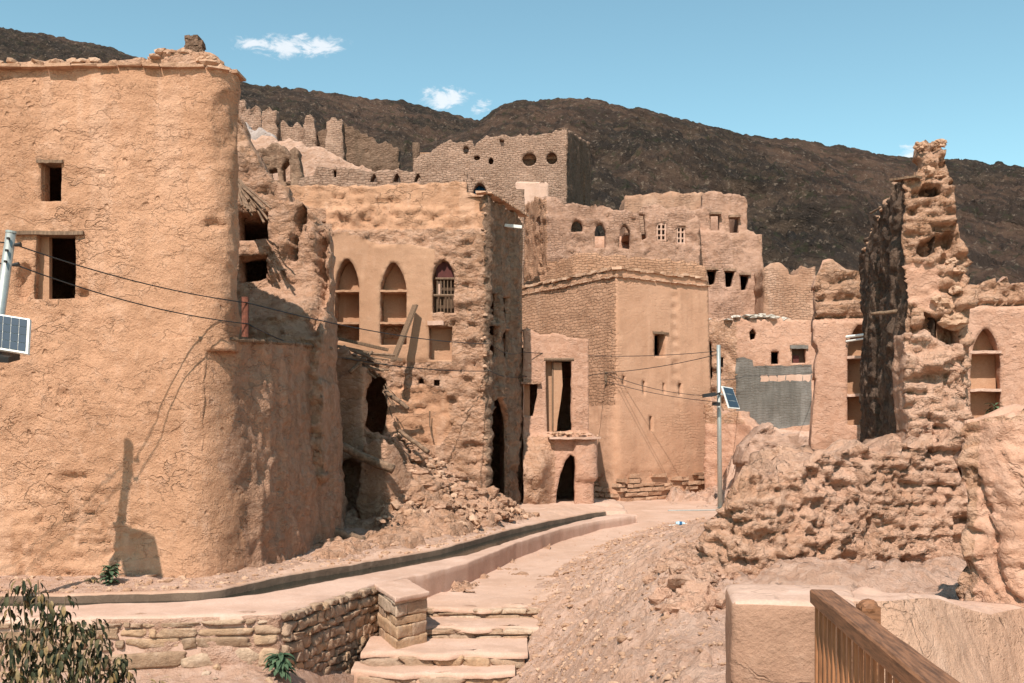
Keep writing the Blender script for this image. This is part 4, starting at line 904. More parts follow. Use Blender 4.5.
ruin('dark_stone_wall', 'long dim stone wall stepping down the slope in front of the dark hill', 'ruined wall', 343, 400, 65, [(316, 190), (316, 132), (325, 130), (343, 122), (352, 126), (362, 134), (375, 139), (390, 143), (398, 150), (398, 190)], M['dim_stone'], seed=86, jag=.2)
ruin('whitewashed_wall', 'whitish grey sloping slab of wall at the edge of the rounded house', 'ruined wall', 238, 275, 60, [(238, 180), (239, 119), (246, 124), (254, 133), (262, 128), (272, 132), (275, 140), (275, 180)], M['pale_wash'] if 'pale_wash' in M else mud('pale_wash', (.46, .40, .35), (.38, .32, .27), (.52, .46, .41), crack=.2), seed=87, jag=.2, de=.05)
ruin('pink_terrace', 'pink clay retaining bank descending to the right across the slope', 'ruined wall', 240, 365, 56, [(236, 200), (238, 133), (255, 138), (275, 140), (300, 142), (315, 149), (328, 150), (340, 156), (352, 164), (372, 169), (372, 200)], [M['rubble_ground'], M['pink']], seed=88, jag=.12, de=.06, th=3.0, matfn=lambda c: c[:, 1] > 99)
t_, p_ = ruin('broken_room', 'dark ruined room walls jutting up left of the pink bank', 'ruined house', 256, 300, 52, [(256, 200), (256, 149), (270, 147), (283, 148), (288, 152), (291, 149), (297, 150), (299, 180), (299, 200)], M['stained'], holes=[[(283, 181), (282, 166), (289, 158), (291, 160), (292, 181)], [(270, 180), (269, 170), (277, 168), (279, 180)]], seed=89, jag=.25, de=.2)
ruin('pillar_stub', 'dark clay wall stub leaning at the right end of the broken room', 'ruined pier', 290, 301, 51.5, [(291, 190), (290, 150), (294, 148), (298, 152), (301, 178), (301, 190)], M['stained'], seed=90, jag=.1)
ruin('arcade_wall', 'low grey clay wall pierced by a small door and three little pointed arches', 'ruined wall', 300, 470, 48, [(298, 215), (300, 180), (312, 175), (316, 168), (330, 168), (345, 168), (360, 169), (372, 169), (392, 170), (410, 171), (440, 172), (468, 174), (468, 215)], M['stained_far'] if 'stained_far' in M else M['pale_brick'],
     holes=[rect_poly(333.5, 170, 336.5, 177)]+[arch_poly(x, 172.5, x+8, 182, 1.3, .6) for x in (370, 393, 414)], seed=91, jag=.12, de=.05, cell=.13)
# rear parapets of the arched house block (side at its left)
ruin('stepped_wall', 'rough clay wall end rising behind the two black openings', 'ruined wall', 236, 262, 30, [(232, 260), (232, 112), (237, 118), (243, 130), (250, 142), (257, 160), (262, 178), (262, 260)], M['rough'], seed=92, jag=.1, cell=.12)

# ================================================================== I / J / K. ruins to the right of the street
ruin('roofless_house', 'dim pink roofless house below the hill, right of the tall windowed block', 'ruined house', 764, 822, 50, [(764, 340), (764, 268), (772, 264), (785, 266), (790, 272), (800, 272), (801, 267), (808, 266), (814, 268), (815, 277), (821, 281), (822, 340)], [M['plaster_far']], holes=[], seed=101, jag=.15, de=.06, th=2)
PJ = Plan([Pp(700, 47.5), Pp(736, 47.0), Pp(825, 46.6)], smooth=False)
J = thing('patched_house', 'ochre-plastered ruin with a grey block infill and two little windows', 'house', (12.5, 47, 0))
JM = [M['pink'], M['rough'], M['grey_block'], M['coping']]
gz = [(736, 358), (745, 357), (753, 360), (754, 366), (812, 365), (811, 424), (770, 430), (736, 415)]; GZ = np.array([PJ.s_px(*q) for q in gz]); oz = PJ.s_px(737, 400)[0]
BZ = [np.array([PJ.s_px(*q) for q in rect_poly(761+i*8.4, 375, 768.6+i*8.4, 381)]) for i in range(6)]
def mJ(c):
    r = np.zeros(len(c), int); r[c[:, 0] < oz] = 1; r[in_poly(c, GZ)] = 2
    for bz in BZ: r[in_poly(c, bz)] = 3
    return r
facade('wall', PJ, [(700, 470), (701, 322), (712, 318), (733, 318), (745, 320), (765, 318), (790, 319), (806, 318), (814, 322), (820, 334), (824, 350), (825, 470)], JM, J,
       holes=[rect_poly(771, 351, 779, 364), rect_poly(792, 346, 806, 363), [(749, 332), (753, 328), (756, 333), (755, 339), (750, 340)], [(708, 340), (711, 345), (712, 376), (709, 385), (707, 372)], rect_poly(720, 357, 723, 367)], th=.5, cell=.14, dp=.05, seed=103, jag=.1, matfn=mJ, cuts=[gz]+[rect_poly(761+i*8.4, 375, 768.6+i*8.4, 381) for i in range(6)],
       dfn=lambda V, P: np.where(in_poly(V, GZ), -.06, 0)+np.where(V[:, 0] < oz, .25*fbm(P*2.2, 4, 3)-.1, 0))
shell('back_wall', [Pp(824, 47.1), (15.6, 52), (9.2, 52), Pp(702, 48)], 0, zat(330, 47), M['rough'], J)
slab('roof', [Pp(704, 48), Pp(820, 47.2), (15.3, 51.6), (9.4, 51.6)], zat(326, 47), .3, M['rough'], J)
mb = MB()
for i in range(46):
    px = random.uniform(704, 786) if i % 2 else random.uniform(748, 786); mb.rock(tuple(PJ.pt(px, np.interp(px, [704, 735, 765, 786], [319, 316, 314, 318])+random.uniform(0, 3), -random.uniform(0, .5))), random.uniform(.12, .3), flat=.4, tone=random.random(), sub=1)
mb.build('wall_head', M['pale_stone'], J)['kind'] = 'stuff'
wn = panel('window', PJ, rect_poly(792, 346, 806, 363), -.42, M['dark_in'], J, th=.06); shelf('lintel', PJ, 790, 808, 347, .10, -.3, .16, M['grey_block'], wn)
panel('shutter', PJ, rect_poly(794, 355, 800, 363), -.28, M['maroon'], wn, th=.05)
# rubble bank in front of it
def hJ(X, Y):
    px = X/Y*F+CX; k = np.interp(px, [690, 715, 740, 775, 810, 850], [.0, .5, 1.0, .9, .8, .7]); return -.1+np.interp(Y, [35, 37, 40, 44, 46.5], [0, .9, 1.9, 2.4, 2.6])*k
heap('rubble_bank', 'bank of pink clay rubble in front of the patched house', 5.5, 17, 35.5, 46.8, hJ, .14, M['rubble_ground'], 44, .28, 1.6)
ruin('low_ruin', 'low crumbling clay wall beside the street lamp, left of the black wall', 'ruined wall', 735, 800, 27, [(738, 520), (740, 470), (744, 456), (751, 442), (758, 431), (766, 421), (774, 424), (782, 437), (805, 440), (830, 442), (862, 440), (866, 520)], [M['rubble_ground']], seed=105, jag=.2, de=.16, th=1.1, cell=.075)

PK = Plan([Pp(812, 22.2), Pp(1100, 21.0)]); K = thing('niche_wall', 'long pink clay wall with tall arched shelf niches behind the black ruin', 'wall', (9.5, 21.6, .3))
kn1 = arch_poly(847.5, 323, 872, 425, 1.3, .25); kn2 = arch_poly(970.5, 327, 1001, 420, 1.25, .25)
OK_ = [(813, 490), (814, 405), (815, 330), (814, 290), (816, 272), (824, 264), (834, 262), (848, 265), (860, 266), (900, 268), (960, 279), (966, 281), (975, 281), (1000, 279), (1024, 278), (1095, 280), (1095, 490)]
def dK(V2, P0):
    a = PK.s_px(840, 318)[1]; b_ = PK.s_px(990, 305)[1]; X = V2[:, 0]; l = np.interp(X, [0, 2, 3.2, 6], [a, a, b_, b_]); z = V2[:, 1]
    l2 = PK.s_px(840, 300)[1]; d = -.10*sm(l-.03, l+.03, z)-.16*sm(.07, .02, np.abs(z-l-.02)); d -= .16*sm(.09, .03, np.abs(z-l2-.06*fbm(P0*2, 2, 2)))*(X < 2)
    return d
def mK(c):
    a = PK.s_px(840, 318)[1]; b_ = PK.s_px(990, 305)[1]; l = np.interp(c[:, 0], [0, 2, 3.2, 6], [a, a, b_, b_]); return (c[:, 1] > l).astype(int)
facade('wall', PK, OK_, [M['pink'], M['rough']], K, holes=[kn1, kn2], th=.6, cell=.075, dp=.04, de=.11, ebias=-.9, seed=107, jag=.10, dfn=lambda V, P: dK(V, P)+np.where(mK(V) == 1, displace(P, 0, .12, .6, 5), 0), matfn=mK)
niche(PK, kn1, .42, (357, 395), M['smooth'], K, M['coping'])
nb = niche(PK, kn2, .42, (352, 390), M['smooth'], K, M['coping']); nb['label'] = 'arched niche with a leafy plant in its lowest shelf'
mb = MB(); p = PK.pt(846, 337, .05); mb.tube([p, p+Vector((.45, -.6, .02))], .03, 8); mb.tube([p+Vector((0, 0, -.1)), p+Vector((.42, -.6, -.06))], .022, 8)
tag(mb.build('white_pipes', M['white'], offset=tuple(p)), 'two short white pipes reaching from the niche wall to the black wall', 'pipe')

# ================================================================== L. tall ruin with the black side
L = thing('tall_ruin', 'tallest broken clay wall with a soot-black left side and a crumbling top', 'ruined wall', (6, 15, .5))
Ln = (5.70, 14.5); Lf = (Ln[0]+.243*6.2, 20.7); LR = Pp(969, 14.35); LRf = (LR[0]+.30*6.2, 20.6)
PLr = Plan([Lf, Ln, LR, LRf], smooth=False); s1, s2, s3 = PLr.S[1], PLr.S[2], PLr.S[3]
def q_(px, py): return PLr.s_px(px, py)
zt = zat(176, 14.5)
OLr = [(.0, .2), (0, zat(262, 20.6)), (1.0, zat(243, 19.6)), (1.6, zat(228, 18.6)-.05), (2.4, zat(216, 17.7)), (3.4, zat(202, 16.9)), (4.6, zat(190, 15.8)), (5.6, zat(180, 15.0)), (s1, zt)]
OLr += [q_(*q) for q in [(912, 176), (917, 172), (919, 166), (925, 163), (924, 156), (918, 152), (919, 145), (925, 141), (936, 139), (943, 140), (946, 147), (946, 158), (949, 166), (950, 178), (953, 183), (955, 200), (957, 214), (960, 226), (962, 240), (968, 256), (969.5, 275), (968.8, 300)]]
OLr += [(s2+.15, zat(300, 14.4)), (s2+.8, zat(330, 14.8)), (s3, zat(340, 20)), (s3, .2)]
def dLr(V2, P0):
    s, z = V2[:, 0], V2[:, 1]; d = 0*s; lf = s < s1; fr = (s >= s1) & (s <= s2+.2)
    P2 = np.stack([P0[:, 0]*2.2, P0[:, 1]*2.2, P0[:, 2]*.5], 1)
    d += np.where(lf, .09*fbm(P2, 4, 5)+.07*crumble(P0*1.2, 8)-.2*sm(.2, .1, np.abs(s-3.1-.15*fbm(P0*1.1, 2, 3)))-.10*sm(.1, .03, np.abs(s-1.3-.1*fbm(P0, 2, 4))), 0)
    def pit(px, py, rx, ry, dd):
        c = q_(px, py); k = np.clip(1+1.5*fbm(P0*3.2, 3, 9), .35, 9); return -dd*sm(1.15, .3, (((s-c[0])/rx)**2+((z-c[1])/ry)**2)*k)
    d += np.where(fr, pit(928, 190, .13, .11, .38)+pit(926, 249, .17, .16, .36)+pit(951, 246, .10, .15, .32)+pit(934, 151, .07, .09, .12)+pit(941, 330, .26, .19, .0)+pit(956, 278, .08, .05, .12)+pit(957, 312, .08, .07, .1), 0)
    zc = q_(920, 265)[1]; f1, f2, cid = worley(P0*np.array([3.0, 3.0, 4.2]), 6)
    d += np.where(fr, .17*(sm(q_(0+955, 250)[1], q_(955, 330)[1], z))*0+.07*(cid-.5)+1.7*bricks(s, z, P0, 3)+.06*crumble(P0*1.8, 12)+.03*crumble(P0*4, 13), 0)
    sp = in_poly(V2, np.array([q_(*q) for q in [(906, 262), (922, 262), (938, 268), (942, 300), (934, 312), (915, 305), (906, 300)]])); d = np.where(sp, d*.15-.06, d)
    d += np.where(fr, .06*fbm(P0*np.array([1.5, 1.5, 1.8]), 3, 15), 0)
    return d
SP = np.array([q_(*q) for q in [(906, 262), (922, 262), (938, 268), (942, 300), (934, 312), (915, 305), (906, 300)]])
hol = [q_(*q) for q in [(924, 335), (924, 311), (935, 317), (948, 326), (959, 329), (960, 347), (948, 341), (936, 337)]]
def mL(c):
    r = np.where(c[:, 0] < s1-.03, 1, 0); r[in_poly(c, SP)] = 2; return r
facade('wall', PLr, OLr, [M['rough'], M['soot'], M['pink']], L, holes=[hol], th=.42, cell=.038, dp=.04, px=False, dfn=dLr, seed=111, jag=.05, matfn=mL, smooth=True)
# filling between the two faces of the wall
facade('core', Plan([(Ln[0]+.36, 14.80), (LR[0]-.06, 14.80)]), [(0, .2), (0, zt-.05), (.25, zt+.05), (.42, zat(300, 14.9)), (.46, .2)], M['rough'], L, th=.5, cell=.12, dp=.03, px=False, seed=4)
mb = MB()
for i in range(36):
    t = random.random(); p = PLr.pos(t*s1, np.interp(t*s1, [q[0] for q in OLr[1:9]], [q[1] for q in OLr[1:9]])-.05, random.uniform(-.3, -.02))[0]; mb.rock(p, random.uniform(.04, .10), flat=.5, sub=1)
for px, py, r in ((955, 322, .16), (961, 318, .12), (951, 318, .13), (938, 300, .10), (946, 306, .14), (921, 145, .08), (941, 143, .09), (929, 172, .12), (941, 176, .12), (952, 262, .10), (957, 290, .12), (960, 270, .1)):
    a_ = q_(px, py); mb.rock(PLr.pos(a_[0], a_[1], -.03)[0], r*.85, sub=3, rough=.5)
mb.build('loose_lumps', M['clods'], L)['kind'] = 'stuff'
def stick(name, label, pts, r, mat, cat='plank', r2=None, box=None, group=None):
    mb = MB()
    if box: 
        a_, b_ = Vector(pts[0]), Vector(pts[1]); d = b_-a_; mb.box((0, 0, 0), (d.length, box[0], box[1]), jit=.006); o = mb.build(name, mat, None, offset=(0, 0, 0)); o.location = (a_+b_)/2; o.rotation_mode = 'QUATERNION'; o.rotation_quaternion = d.to_track_quat('X', 'Z')
    else:
        n = 9; P3 = []; a_ = [Vector(p) for p in pts]
        for i in range(n):
            t = i/(n-1)*(len(a_)-1); k = min(int(t), len(a_)-2); P3.append(a_[k].lerp(a_[k+1], t-k)+Vector((random.uniform(-1, 1), random.uniform(-1, 1), random.uniform(-1, 1)))*r*.22)
        c = (a_[0]+a_[-1])/2; mb.tube(P3, r, 9, r2=r2, jit=.12); o = mb.build(name, mat, None, smooth=True, offset=tuple(c))
    tag(o, label, cat, group); return o
stick('roof_board', 'short board sticking out at the top edge of the black wall', [W(893, 180.5, 14.7), W(919, 177, 14.35)], .02, M['wood'], box=(.16, .035))
stick('broken_lath', 'thin broken lath lying on the lower top edge of the black wall', [W(870, 213, 17.4), W(882, 207, 17.0)], .02, M['wood'], r2=.012)
stick('cross_pole', 'pale pole end sticking out of the middle of the black wall', [W(871, 314, 14.9), W(897, 311.5, 14.6)], .022, M['wood'], r2=.03)

# ================================================================== M. big broken wall in the right foreground
PM = Plan([Pp(700, 13.2), Pp(735, 12.5), Pp(820, 12.9), Pp(905, 13.3), Pp(1040, 13.3)], batter=.13, ztop=zat(450, 13), smooth=True)
Mw = thing('crumbling_wall', 'wide crumbling wall of lumpy clay courses rising to the right foreground', 'ruined wall', (3.6, 12.6, 0))
OM = [(690, 700), (694, 640), (699, 600), (703, 565), (710, 538), (717, 516), (722, 505), (729, 495), (734, 486), (744, 474), (765, 470), (790, 468), (812, 463), (830, 462), (850, 457), (862, 452), (880, 450), (900, 444), (906, 438), (915, 440), (1010, 440), (1010, 700)]
def dM(V2, P0):
    z = V2[:, 1]; f = ((z+.07*fbm(P0*.8, 3, 2)) % .30)/.30; q = P0*np.array([2.1, 2.1, 4.0])+.2*fbm(P0*1.5, 3, 3)[:, None]; f1, f2, cid = worley(q, 7); c = PM.s_px(863, 478)
    f1b, f2b, cb = worley(P0*np.array([4.2, 4.2, 5.5]), 17)
    mb_ = sm(-.25, .25, fbm(P0*.7, 3, 44)); d = .07*(cid-.5)-.07*cre(.10, f2, f1, P0)+(.35+.65*mb_)*1.8*bricks(V2[:, 0], z, P0, 9, .15, .38, .22)+.11*crumble(P0*1.5, 15)*(1-.4*mb_)+.05*fbm(P0*1.2, 3, 5)+.04*crumble(P0*3.2, 16)+.03*fbm(P0*6, 3, 8)
    return d-.3*sm(1, .3, ((V2[:, 0]-c[0])/.10)**2+((z-c[1])/.24)**2)
facade('wall', PM, OM, M['rough_pale'], Mw, th=1.7, cell=.034, dp=.05, dfn=dM, seed=121, jag=.10, edgej=.08)
PM2 = Plan([Pp(905, 13.95), Pp(985, 13.8)], batter=.05, ztop=zat(340, 14))
facade('upper_wall', PM2, [(902, 480), (904, 442), (907, 420), (905, 390), (907, 350), (906, 330), (924, 330), (935, 335), (950, 342), (962, 346), (968, 360), (970, 400), (974, 440), (978, 480)], M['rough_pale'], Mw, th=.7, cell=.04, dp=.04, de=.13, ebias=.6, seed=123, jag=.06, dfn=lambda V, P: 1.4*bricks(V[:, 0], V[:, 1], P, 19))
# earth slope that buries its foot
def hM2(X, Y):
    px = X/Y*F+CX; return np.interp(px, [640, 690, 760, 900, 1100], [.15, .55, .95, 1.05, 1.1])*np.interp(Y, [7.2, 9.5, 12.2], [.0, .28, .55])+.05-.4*sm(9, 7.5, Y)*sm(720, 650, px)
heap('rubble_slope', 'lumpy slope of clay debris at the foot of the crumbling wall', 1.0, 6.8, 8.2, 12.6, hM2, .045, M['rough'], 47, .07, 3.2)

# ================================================================== N. clay wall at the right edge
PN = Plan([Pp(966, 9.7), Pp(1010, 9.4), Pp(1320, 8.6)], batter=.10, ztop=zat(415, 9.5), smooth=True)
Nw = thing('clay_wall', 'massive smooth-faced clay wall with a deep side crack at the right edge', 'wall', (4.6, 8.6, 0))
def dN(V2, P0):
    s, z = V2[:, 0], V2[:, 1]; d = .05*fbm(P0*1.6, 4, 4)+.045*crumble(P0*1.7, 14)+.5*bricks(s, z, P0, 24)*sm(0, .4, fbm(P0*.9, 2, 5))
    for pts, wd, dd in (([(975, 470), (985, 500), (998, 545), (1008, 590), (1022, 600)], .02, .09), ([(984, 575), (996, 590), (1010, 612)], .015, .05), ([(1000, 440), (1012, 470), (1024, 490)], .012, .04), ([(1003, 655), (1024, 648)], .015, .05)):
        L_ = [PN.s_px(*p) for p in pts]; wv = .05*fbm(P0*5, 3, 6); dist = np.full(len(s), 9.0)
        for a_, b_ in zip(L_[:-1], L_[1:]):
            ax, ay = a_; bx, by = b_; t = np.clip(((s-ax)*(bx-ax)+(z-ay)*(by-ay))/((bx-ax)**2+(by-ay)**2), 0, 1); dist = np.minimum(dist, np.hypot(s-ax-t*(bx-ax)+wv, z-ay-t*(by-ay)))
        d -= dd*sm(wd*2, wd*.6, dist)
    f1, f2, cid = worley(P0*np.array([3, 3, 4.5]), 8); k = sm(.35, .0, s); d += k*(.12*(cid-.5)-.1*cre(.2, f2, f1, P0)); return d
facade('wall', PN, [(964, 720), (966, 560), (962, 540), (966, 510), (963, 480), (966, 440), (965, 428), (972, 419), (984, 414), (1000, 410), (1012, 412), (1030, 404), (1060, 400), (1160, 404), (1230, 396), (1300, 402), (1300, 720)], [M['rough_fine'] if 'rough_fine' in M else M['pink'], M['rough']], Nw, th=.9, cell=.032, dp=.03, dfn=dN, seed=131, jag=.07, edgej=.07,
       matfn=lambda c: (c[:, 0] < .12) | (c[:, 1] > zat(420, 9)))

# ================================================================== O. rendered parapet with a flat top
O_ = thing('parapet', 'low clay-rendered parapet with a pale flat top behind the wooden handrail', 'parapet', (2.3, 7.3, .2))
ztp = 1.60
def soft_block(name, pts, z0, z1, mats, parent, bev=.05, amp=.02, seed=0, tone=None):
    import bmesh
    bm = bmesh.new(); lo_ = [bm.verts.new((x, y, z0)) for x, y in pts]; hi_ = [bm.verts.new((x, y, z1)) for x, y in pts]; n = len(pts)
    bm.faces.new(hi_); bm.faces.new(lo_[::-1])
    for i in range(n): bm.faces.new((lo_[i], lo_[(i+1) % n], hi_[(i+1) % n], hi_[i]))
    bmesh.ops.bevel(bm, geom=[e for e in bm.edges if not (e.verts[0].co.z == z0 and e.verts[1].co.z == z0)], offset=bev, segments=3, profile=.5, affect='EDGES')
    for cut in range(5):
        es = [e for e in bm.edges if e.calc_length() > .06]
        if es: bmesh.ops.subdivide_edges(bm, edges=es, cuts=1, use_grid_fill=True)
    bmesh.ops.triangulate(bm, faces=[f for f in bm.faces if len(f.verts) > 4]); bm.normal_update(); bm.verts.index_update()
    V = np.array([v.co[:] for v in bm.verts]); Nn = np.array([v.normal[:] for v in bm.verts]); Fc = [tuple(v.index for v in f.verts) for f in bm.faces]; mi = [1 if f.normal.z > .6 else 0 for f in bm.faces]; bm.free()
    V = V+Nn*(amp*(fbm(V*1.6, 4, seed)+.3*fbm(V*7, 3, seed+1)))[:, None]
    return mesh_obj(name, V, Fc, mats, parent, True, midx=mi, uv=V[:, [0, 2]], tone=None if tone is None else [tone]*len(V))
soft_block('wall', [(1.545, 7.02), (2.36, 6.86), (2.62, 7.72), (1.66, 7.80)], -.6, ztp, [M['render_front'], M['coping']], O_, seed=3)  # upward faces painted paler for the sun they catch
OB2 = Plan([(2.33, 6.98), (2.75, 7.1), (3.15, 7.45), (3.5, 8.1), (4.65, 9.3)], batter=.42, ztop=ztp, smooth=True)
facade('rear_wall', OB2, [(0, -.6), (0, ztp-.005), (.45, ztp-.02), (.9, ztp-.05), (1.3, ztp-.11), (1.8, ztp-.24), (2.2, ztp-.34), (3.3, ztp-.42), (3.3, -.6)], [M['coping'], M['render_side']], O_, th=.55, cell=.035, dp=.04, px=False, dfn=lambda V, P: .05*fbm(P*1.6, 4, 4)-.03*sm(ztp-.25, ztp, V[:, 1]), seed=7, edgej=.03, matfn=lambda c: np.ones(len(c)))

# ================================================================== P. handrail
HR = thing('handrail', 'brown timber handrail with vertical slats descending towards the viewer', 'handrail', (1.65, 4.2, 1.15))
R0 = Vector((1.75, 5.66, 1.86)); R1 = Vector((1.30, 2.3, 1.95))
d = (R1-R0).normalized(); side = Vector((-d.y, d.x, 0)).normalized(); side = side if side.x > 0 else -side
def beam(mb, a_, b_, w_, h_, wob=.0):
    d_ = (b_-a_).normalized(); sd_ = Vector((-d_.y, d_.x, 0)).normalized(); up_ = sd_.cross(d_); n = 14; V = []; Fc = []
    up_ = up_ if up_.z > 0 else -up_
    prof = [(-.5, -.5), (.5, -.5), (.5, .38), (.44, .5), (-.44, .5), (-.5, .38)]
    for i in range(n+1):
        c = a_.lerp(b_, i/n)
        for u, v in prof: V.append(c+sd_*(u*w_+random.uniform(-wob, wob))+up_*(v*h_+random.uniform(-wob, wob)))
    m_ = len(prof)
    for i in range(n):
        for k in range(m_): Fc.append((i*m_+k, i*m_+(k+1) % m_, (i+1)*m_+(k+1) % m_, (i+1)*m_+k))
    Fc += [tuple(range(m_))[::-1], tuple(range(n*m_, n*m_+m_))]; mb.add(V, Fc)
def beam_obj(name, a_, b_, w_, h_, mat):
    mb = MB(); n = (b_-a_).length; beam(mb, Vector((0, 0, 0)), Vector((n, 0, 0)), w_, h_, .0015); o = mb.build(name, mat, None); o.parent = HR; o.location = a_-Vector(HR.location); o.rotation_mode = 'QUATERNION'; o.rotation_quaternion = (b_-a_).to_track_quat('X', 'Z'); return o
beam_obj('rail', R0, R1, .125, .075, M['rail'])
beam_obj('lower_rail', R0+Vector((0, -.05, -.60)), R1+Vector((0, 0, -.6)), .05, .06, M['slat'])
for i in range(26):
    t = .018+i*.038; c = R0.lerp(R1, t)-side*.035; mb = MB(); mb.box((c.x, c.y, c.z-.36), (.017, .034, .66), rz=math.atan2(d.y, d.x)+math.pi/2, jit=.002)
    mb.build('slat', M['slat'], HR)
mb = MB(); pc = W(868, 612, 6.05)
mb.box((pc.x, pc.y, pc.z-.45), (.11, .11, .98), jit=.004); mb.rock((pc.x, pc.y, pc.z+.03), .075, flat=.6, rough=.05, ax=(.85, .85, .7)); mb.build('post', M['rail'], HR)

# ================================================================== Q. water channel, retaining wall, pier, steps
RW = [Wz(-160, 620, ZK), Wz(60, 617.5, ZK), Wz(200, 615.5, ZK), Wz(281, 613, ZK), Wz(376, 583.5, ZK)]
outer = [p for p in RW]+[p for p, q in zip(OUT, OUT_PX) if q[0] > 385]
def strip(name, inner, outr, ztop, zbot, mats, rnd=.03, sub=.10, kind='structure', nseg=10, amp=.012, seed=1):
    """a kerb between two plan lines: top sheet plus both faces"""
    def rs(L_):
        P = np.array([(p.x, p.y) for p in L_]); d_ = np.hypot(*np.diff(P, axis=0).T); S_ = np.concatenate([[0], np.cumsum(d_)]); return P, S_
    Pi, Si = rs(inner); Po, So = rs(outr); n = int(max(Si[-1], So[-1])/sub); V = []; Fc = []; prof = []
    for i in range(n+1):
        t = i/n; a_ = np.array([np.interp(t*Si[-1], Si, Pi[:, k]) for k in (0, 1)])
        if i == 0: prev = a_
        # nearest matching point on the outer line keeps the strip square
        b_ = np.array([np.interp(t*So[-1], So, Po[:, k]) for k in (0, 1)])
        row = [(a_, zbot), (a_, (ztop+zbot)/2), (a_, ztop-rnd)]
        for j in range(nseg+1):
            u = j/nseg; w_ = min(1, max(0, .03/max(.05, np.hypot(*(b_-a_))))); u2 = w_+u*(1-2*w_); row.append((a_+(b_-a_)*u2, ztop-(rnd*.25 if j in (0, nseg) else 0)))
        row += [(b_, ztop-rnd), (b_, ztop-rnd-.1), (b_, (ztop+zbot)/2), (b_, zbot)]
        V += [(*q, z) for q, z in row]; m_ = len(row)
    V = np.array(V); N_ = V.copy(); nz = amp*fbm(V*np.array([2.2, 2.2, 3]), 4, seed); V[:, 2] += nz*(V[:, 2] > zbot+.01); V[:, 0] += amp*fbm(V*3, 3, seed+5); V[:, 1] += amp*1.4*fbm(V*3, 3, seed+6)
    for i in range(n):
        for j in range(m_-1): Fc.append((i*m_+j, i*m_+j+1, (i+1)*m_+j+1, (i+1)*m_+j))
    Fc += [tuple(range(m_)), tuple(range(n*m_, n*m_+m_))[::-1]]
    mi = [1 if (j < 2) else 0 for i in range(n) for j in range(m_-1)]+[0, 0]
    o = mesh_obj(name, V, Fc, mats, None, True, midx=mi, offset=(V[:, 0].mean(), V[:, 1].mean(), ztop)); o['kind'] = kind; return o
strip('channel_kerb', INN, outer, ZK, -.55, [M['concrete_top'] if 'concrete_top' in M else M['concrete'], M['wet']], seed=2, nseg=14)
farB = [Vector((p.x-.02, p.y+.17, 0)) for p in FAR]
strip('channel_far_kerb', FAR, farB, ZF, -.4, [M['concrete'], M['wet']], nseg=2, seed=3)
# water
def wmat():
    m, nt, b = newmat('channel_water'); g = N(nt); b.inputs['Base Color'].default_value = (.018, .02, .015, 1); b.inputs['Roughness'].default_value = .08; b.inputs['Specular IOR Level'].default_value = .5
    bp = g.n('Bump'); bp.inputs['Strength'].default_value = .35; bp.inputs['Distance'].default_value = .02; g.l(g.noise(world_pos(g), 9, 3), bp.inputs['Height']); g.l(bp.outputs[0], b.inputs['Normal']); return m
V = [(p.x, p.y-.05, ZW) for p in INN]+[(p.x, p.y+.08, ZW) for p in FAR][::-1]
mesh_obj('water', V, [tuple(range(len(V)))], wmat(), smooth=False)['kind'] = 'structure'

def masonry(pl, s0, s1_, z0, ztopf, mb, hr=(.10, .26), wr=(.16, .55), dep=.16, proud=.05, gap=.014, sub=3, tone=None):
    """irregular stones packed in rough courses on a plan"""
    z = z0
    while True:
        hgt = random.uniform(*hr)
        if z > ztopf(s0) and z > ztopf(s1_): break
        s = s0+random.uniform(-.3, 0)
        while s < s1_:
            ww = random.uniform(*wr)*(.6+hgt*2.2); top = ztopf(s+ww/2)
            if z+hgt*.4 < top and s+ww > s0:
                a_ = max(s, s0-.02); b2 = min(s+ww, s1_+.02); hh = min(hgt*random.uniform(.8, 1.12), top-z+.005)
                if b2-a_ > .06 and hh > .04:
                    c = pl.pos((a_+b2)/2, z+hh/2+random.uniform(-.015, .015), random.uniform(-.03, .012)-dep/2+proud)[0]; b_, n_ = pl.frame(np.array([(a_+b2)/2])); rz = math.atan2(n_[0][1], n_[0][0])+math.pi/2
                    V_, F_ = ico(sub); o = np.random.default_rng(int(abs(c[0]*991+c[2]*77713))).uniform(0, 50, 3); V_ = V_.copy()
                    e = .26+.2*random.random(); V_ = np.sign(V_)*np.abs(V_)**e
                    f1_, f2_, ci_ = worley(V_*.9+o); k = 1+.20*fbm(V_*1.3+o, 3)+.22*(ci_-.5); V_ = V_*k[:, None]; V_[:, 0] += V_[:, 2]*random.uniform(-.16, .16); V_[:, 2] += V_[:, 0]*random.uniform(-.13, .13)
                    V_ = V_*np.array([(b2-a_-gap)/2, dep/2, (hh-gap)/2]); cr, sr = math.cos(rz), math.sin(rz)
                    V_ = np.stack([V_[:, 0]*cr-V_[:, 1]*sr, V_[:, 0]*sr+V_[:, 1]*cr, V_[:, 2]], 1)+c
                    mb.add(V_, F_, random.random() if tone is None else tone())
            s += ww
        z += hgt
RWt = thing('retaining_wall', 'low rough stone retaining wall under the water channel, with a corner', 'retaining wall', (-4, 13.8, -1))
PRW = Plan([(p.x, p.y) for p in RW], smooth=False)
sk = PRW.S[3]
mb = MB(); masonry(PRW, 0, sk-.02, -1.45, lambda s: ZK-.035, mb, hr=(.07, .30), wr=(.12, .85), proud=.055, gap=.02)
masonry(PRW, sk+.03, PRW.S[-1]-.03, -1.45, lambda s: ZK-.03, mb, hr=(.07, .20), wr=(.08, .34), dep=.24, proud=.11, gap=.0, tone=lambda: random.choice([.1, .2, .35, .5, .62, .8, .3]))
mb.build('stonework', M['stone'], RWt, smooth=True)
